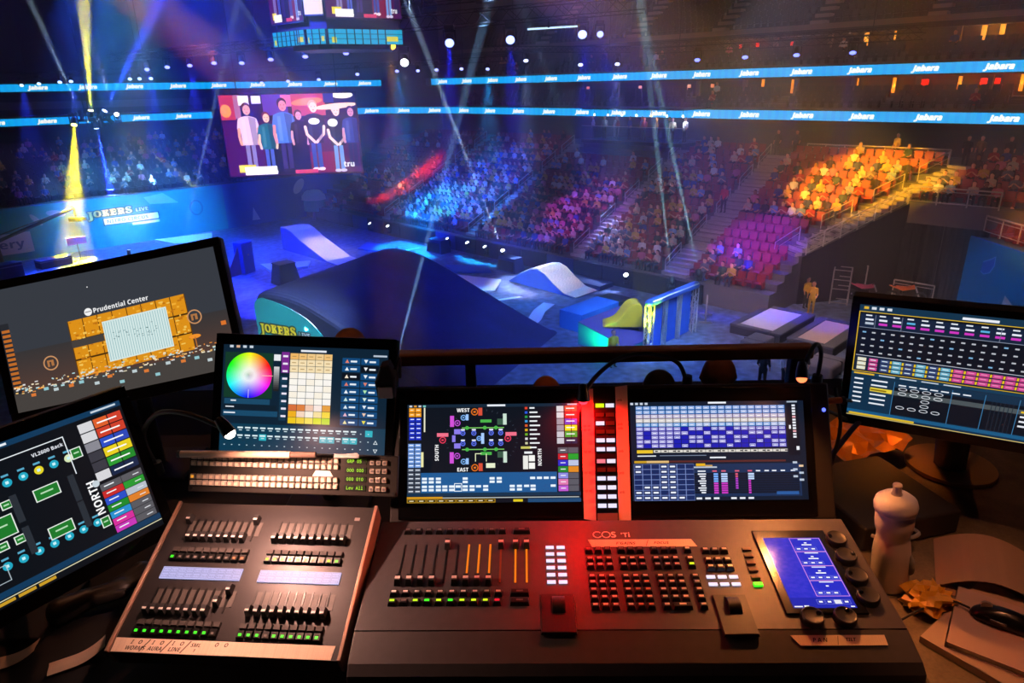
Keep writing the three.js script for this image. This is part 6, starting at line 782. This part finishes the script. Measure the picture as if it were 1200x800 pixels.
function drawLayout(x, w, h) {
  R(x, '#0d1219', 0, 0, w, h); R(x, '#123a5c', 0, 0, w, 22); R(x, '#e8ecf4', 470, 6, 130, 9); R(x, '#c8d4e0', 905, 6, 100, 8); R(x, '#123a5c', 0, 520, w, 24); R(x, '#d8d4b0', 0, 548, w, 4); for (let i = 0; i < 8; i++) R(x, '#c89a28', 40 + i * 70, 556, 60, 12);
  T(x, '4', 200, 150, 62, '#ffffff'); T(x, 'EAST', 150, 500, 52, '#ffffff'); x.save(); x.translate(830, 420); x.rotate(-Math.PI / 2); T(x, 'NORTH', 0, 0, 44, '#ffffff'); x.restore();
  const dot = (c, a, b) => { x.fillStyle = c; x.beginPath(); x.arc(a, b, 16, 0, 7); x.fill(); R(x, '#c8f4fa', a - 6, b - 6, 11, 11); R(x, '#58a8c8', a - 12, b - 32, 24, 8); };
  for (let i = 0; i < 12; i++) dot(i === 9 ? '#e8d828' : i === 11 ? '#d8e8b8' : '#22a8c4', 120 + i * 54 + (i > 4 ? 60 : 0), 150); for (let i = 0; i < 13; i++) dot('#22a8c4', 90 + i * 54 + (i > 5 ? 50 : 0), 440);
  x.strokeStyle = '#b8c8d0'; x.lineWidth = 3; x.strokeRect(390, 140, 60, 20); x.strokeRect(370, 432, 90, 60); R(x, '#e8f0f4', 520, 60, 260, 4); R(x, '#e8f0f4', 778, 60, 4, 160); T(x, 'VL2600 Back', 660, 96, 19);
  const chip = (a, b, q, r) => { R(x, '#e8f0e8', a, b, q, r); R(x, '#1f7a2c', a + 4, b + 4, q - 8, r - 8); R(x, '#b8e0b8', a + q * 0.25, b + r * 0.4, q * 0.5, 6); }; chip(620, 215, 90, 50); chip(620, 375, 90, 50); chip(440, 260, 95, 80); for (const b of [210, 350]) for (let i = 0; i < 3; i++) chip(400 + i * 56, b, 36, 32); chip(786, 120, 40, 44); chip(800, 430, 36, 44); for (const [a, b] of [[350, 200], [545, 200], [745, 215], [350, 330], [545, 330], [745, 330]]) R(x, '#2a3038', a, b, 24, 110);
  const P = [['#d8d8dc', '#e0602c', '#d0402c'], ['#d8d8dc', '#d0402c', '#d0402c'], ['#8a8a94', '#2a50c8', '#2a48b8'], ['#3a3a44', '#e8d020', '#e8d020'], ['#3a3a44', '#2a9a34', '#1f8a2c'], ['#d8d8dc', '#16284a', '#16284a']]; P.forEach((c, i) => { R(x, c[0], 842, 40 + i * 42, 56, 38); R(x, c[1], 902, 40 + i * 42, 54, 38); R(x, c[2], 960, 40 + i * 42, 54, 38); R(x, '#ffffff', 914, 56 + i * 42, 80, 6); });
  [['#5a5a60', '#5a5a60'], ['#c82c2c', '#2a9a34'], ['#2a50c8', '#b8c0cc'], ['#1f8a2c', '#e0802c'], ['#2a90d0', '#5a5a60'], ['#d8309c', '#5a5a60'], ['#c838b8', '#5a5a60']].forEach((c, i) => { R(x, c[0], 842, 302 + i * 31, 84, 29); R(x, c[1], 928, 302 + i * 31, 86, 29); R(x, '#f0f4f8', 856, 312 + i * 31, 40, 5); R(x, '#e0e4ea', 974, 316 + i * 31, 26, 4); }); x.fillStyle = '#c8d4dc'; x.beginPath(); x.arc(832, 290, 14, 0, 7); x.fill();
}
function drawCues(x, w, h) {
  R(x, '#0e1420', 0, 0, w, h); R(x, '#14344c', 0, 0, w, 36); for (let i = 0; i < 4; i++) R(x, i ? '#d8dce4' : '#e0b030', 18 + i * 32, 8, 20, 14); R(x, '#e8ecf4', 410, 14, 136, 13); R(x, '#e0b428', 0, 34, w, 4); R(x, '#e0b428', 0, 34, 4, 330); R(x, '#e0b428', 0, 362, w, 4);
  R(x, '#16243c', 8, 48, w - 16, 70); for (let c = 0; c < 16; c++) { const a = 30 + c * 57; R(x, '#e8ecf4', a, 50, 26, 7); R(x, c % 5 === 3 ? '#5ab0e0' : '#e8ecfa', a, 70, 34, 10); R(x, c === 0 ? '#b8c4d4' : '#d038c0', a, 90, 36, 12); } R(x, '#8a94a8', 8, 118, w - 16, 3); for (const a of [70, 180, 560]) R(x, '#6a7488', a, 48, 3, 70);
  for (let r = 0; r < 4; r++) for (let c = 0; c < 22; c++) if (r < 3 || c < 18) R(x, (c * 3 + r) % 7 === 0 ? '#7ab0d8' : '#b8bcc4', 24 + c * 40, 140 + r * 36, 16, 8);
  R(x, '#16243c', 8, 276, 860, 84); R(x, '#c8ccd8', 8, 272, 860, 3); for (let r = 0; r < 3; r++) for (let c = 0; c < 17; c++) { const a = 18 + c * 50, b = 286 + r * 24; R(x, c === 0 ? '#e8e0c0' : c === 1 || c > 7 ? '#d04890' : c % 2 ? '#6ab0c8' : '#3a4a7a', a, b, 38, 19); R(x, c > 7 ? '#e890b8' : '#d8e8f0', a + 6, b + 6, 24, 5); if (c > 1) R(x, '#e8c020', a + 40, b + 2, 8, 16); }
  R(x, '#133c58', 0, 368, w, 18); R(x, '#e8b428', 10, 372, 90, 9); for (let i = 0; i < 4; i++) R(x, '#c8d0dc', 120 + i * 90, 374, 70, 6); R(x, '#11304a', 0, 388, w, 244); R(x, '#0c141f', 190, 430, w - 190, 160);
  for (let r = 0; r < 6; r++) { if (r === 2) { R(x, '#4a5458', 90, 450 + 0, w - 90, 26); R(x, '#e8d040', 90, 450, 96, 22); } R(x, '#e8ecf4', 16, 404 + r * 27, 40, 9); R(x, r === 2 ? '#8a7010' : '#e8ecf4', 92, 404 + r * 27, 70, 9); } for (const a of [190, 430, 560, 690, 800, 850]) R(x, '#3a7aa8', a, 400, 3, 200); for (let c = 0; c < 7; c++) R(x, '#e8ecf4', 210 + c * 44, 412, 32, 7);
  x.strokeStyle = '#e8ecf4'; x.lineWidth = 3; for (const [c, r] of [[0, 0], [1, 0], [2, 0], [3, 0], [0, 1], [1, 1], [2, 1], [3, 1], [2, 2], [2, 3], [0, 4], [1, 4], [2, 4], [3, 4]]) { x.beginPath(); x.ellipse(230 + c * 50, 436 + r * 27, 17, 8, 0, 0, 7); x.stroke(); } for (let r = 0; r < 4; r++) { R(x, r ? '#e8ecf4' : '#e8c020', 704, 458 + r * 26, 84, 10); } for (let i = 0; i < 6; i++) R(x, '#1c2a38', 590 + i * 16, 430, 3, 160);
  R(x, '#1a5a84', 0, 594, w, 20); R(x, '#d8b428', 10, 612, 290, 12); R(x, '#e8c868', 0, 626, w, 4);
}
function drawTouch(x, w, h) {
  R(x, '#2a30c8', 0, 0, w, h); for (let i = 0; i < 200; i++) R(x, 'rgba(70,60,210,0.25)', rnd() * 180, rnd() * 560, 30, 20); x.strokeStyle = '#e89ae0'; x.lineWidth = 4; for (let i = 0; i < 4; i++) { x.strokeRect(176, 6 + i * 126, 202, 124); R(x, '#e8ecff', 232, 12 + i * 126, 90, 9); R(x, '#ffffff', 262, 44 + i * 126, 18, 10); if (i < 3) R(x, '#ffffff', 240, 62 + i * 126, 66, 10); for (let c = 0; c < (i === 2 ? 4 : 3); c++) { x.lineWidth = 2; x.strokeStyle = '#8a90f0'; x.strokeRect(188 + c * 48, 90 + i * 126, 42, 28); R(x, '#ffffff', 196 + c * 48, 99 + i * 126, 24, 11); } x.strokeStyle = '#e89ae0'; x.lineWidth = 4; }
  R(x, '#242ab0', 0, 520, w, 80); for (let c = 0; c < 4; c++) { x.lineWidth = 2; x.strokeStyle = '#8a90f0'; x.strokeRect(160 + c * 52, 536, 46, 34); R(x, c === 2 ? '#e8e8f4' : '#ffffff', c === 2 ? 266 : 172 + c * 52, c === 2 ? 538 : 546, c === 2 ? 42 : 22, c === 2 ? 30 : 13); } R(x, '#ffffff', 10, 584, 50, 9); R(x, '#ffffff', 70, 580, 30, 12); R(x, '#ffffff', 350, 584, 24, 9);
}
renderer.render(scene, camera);
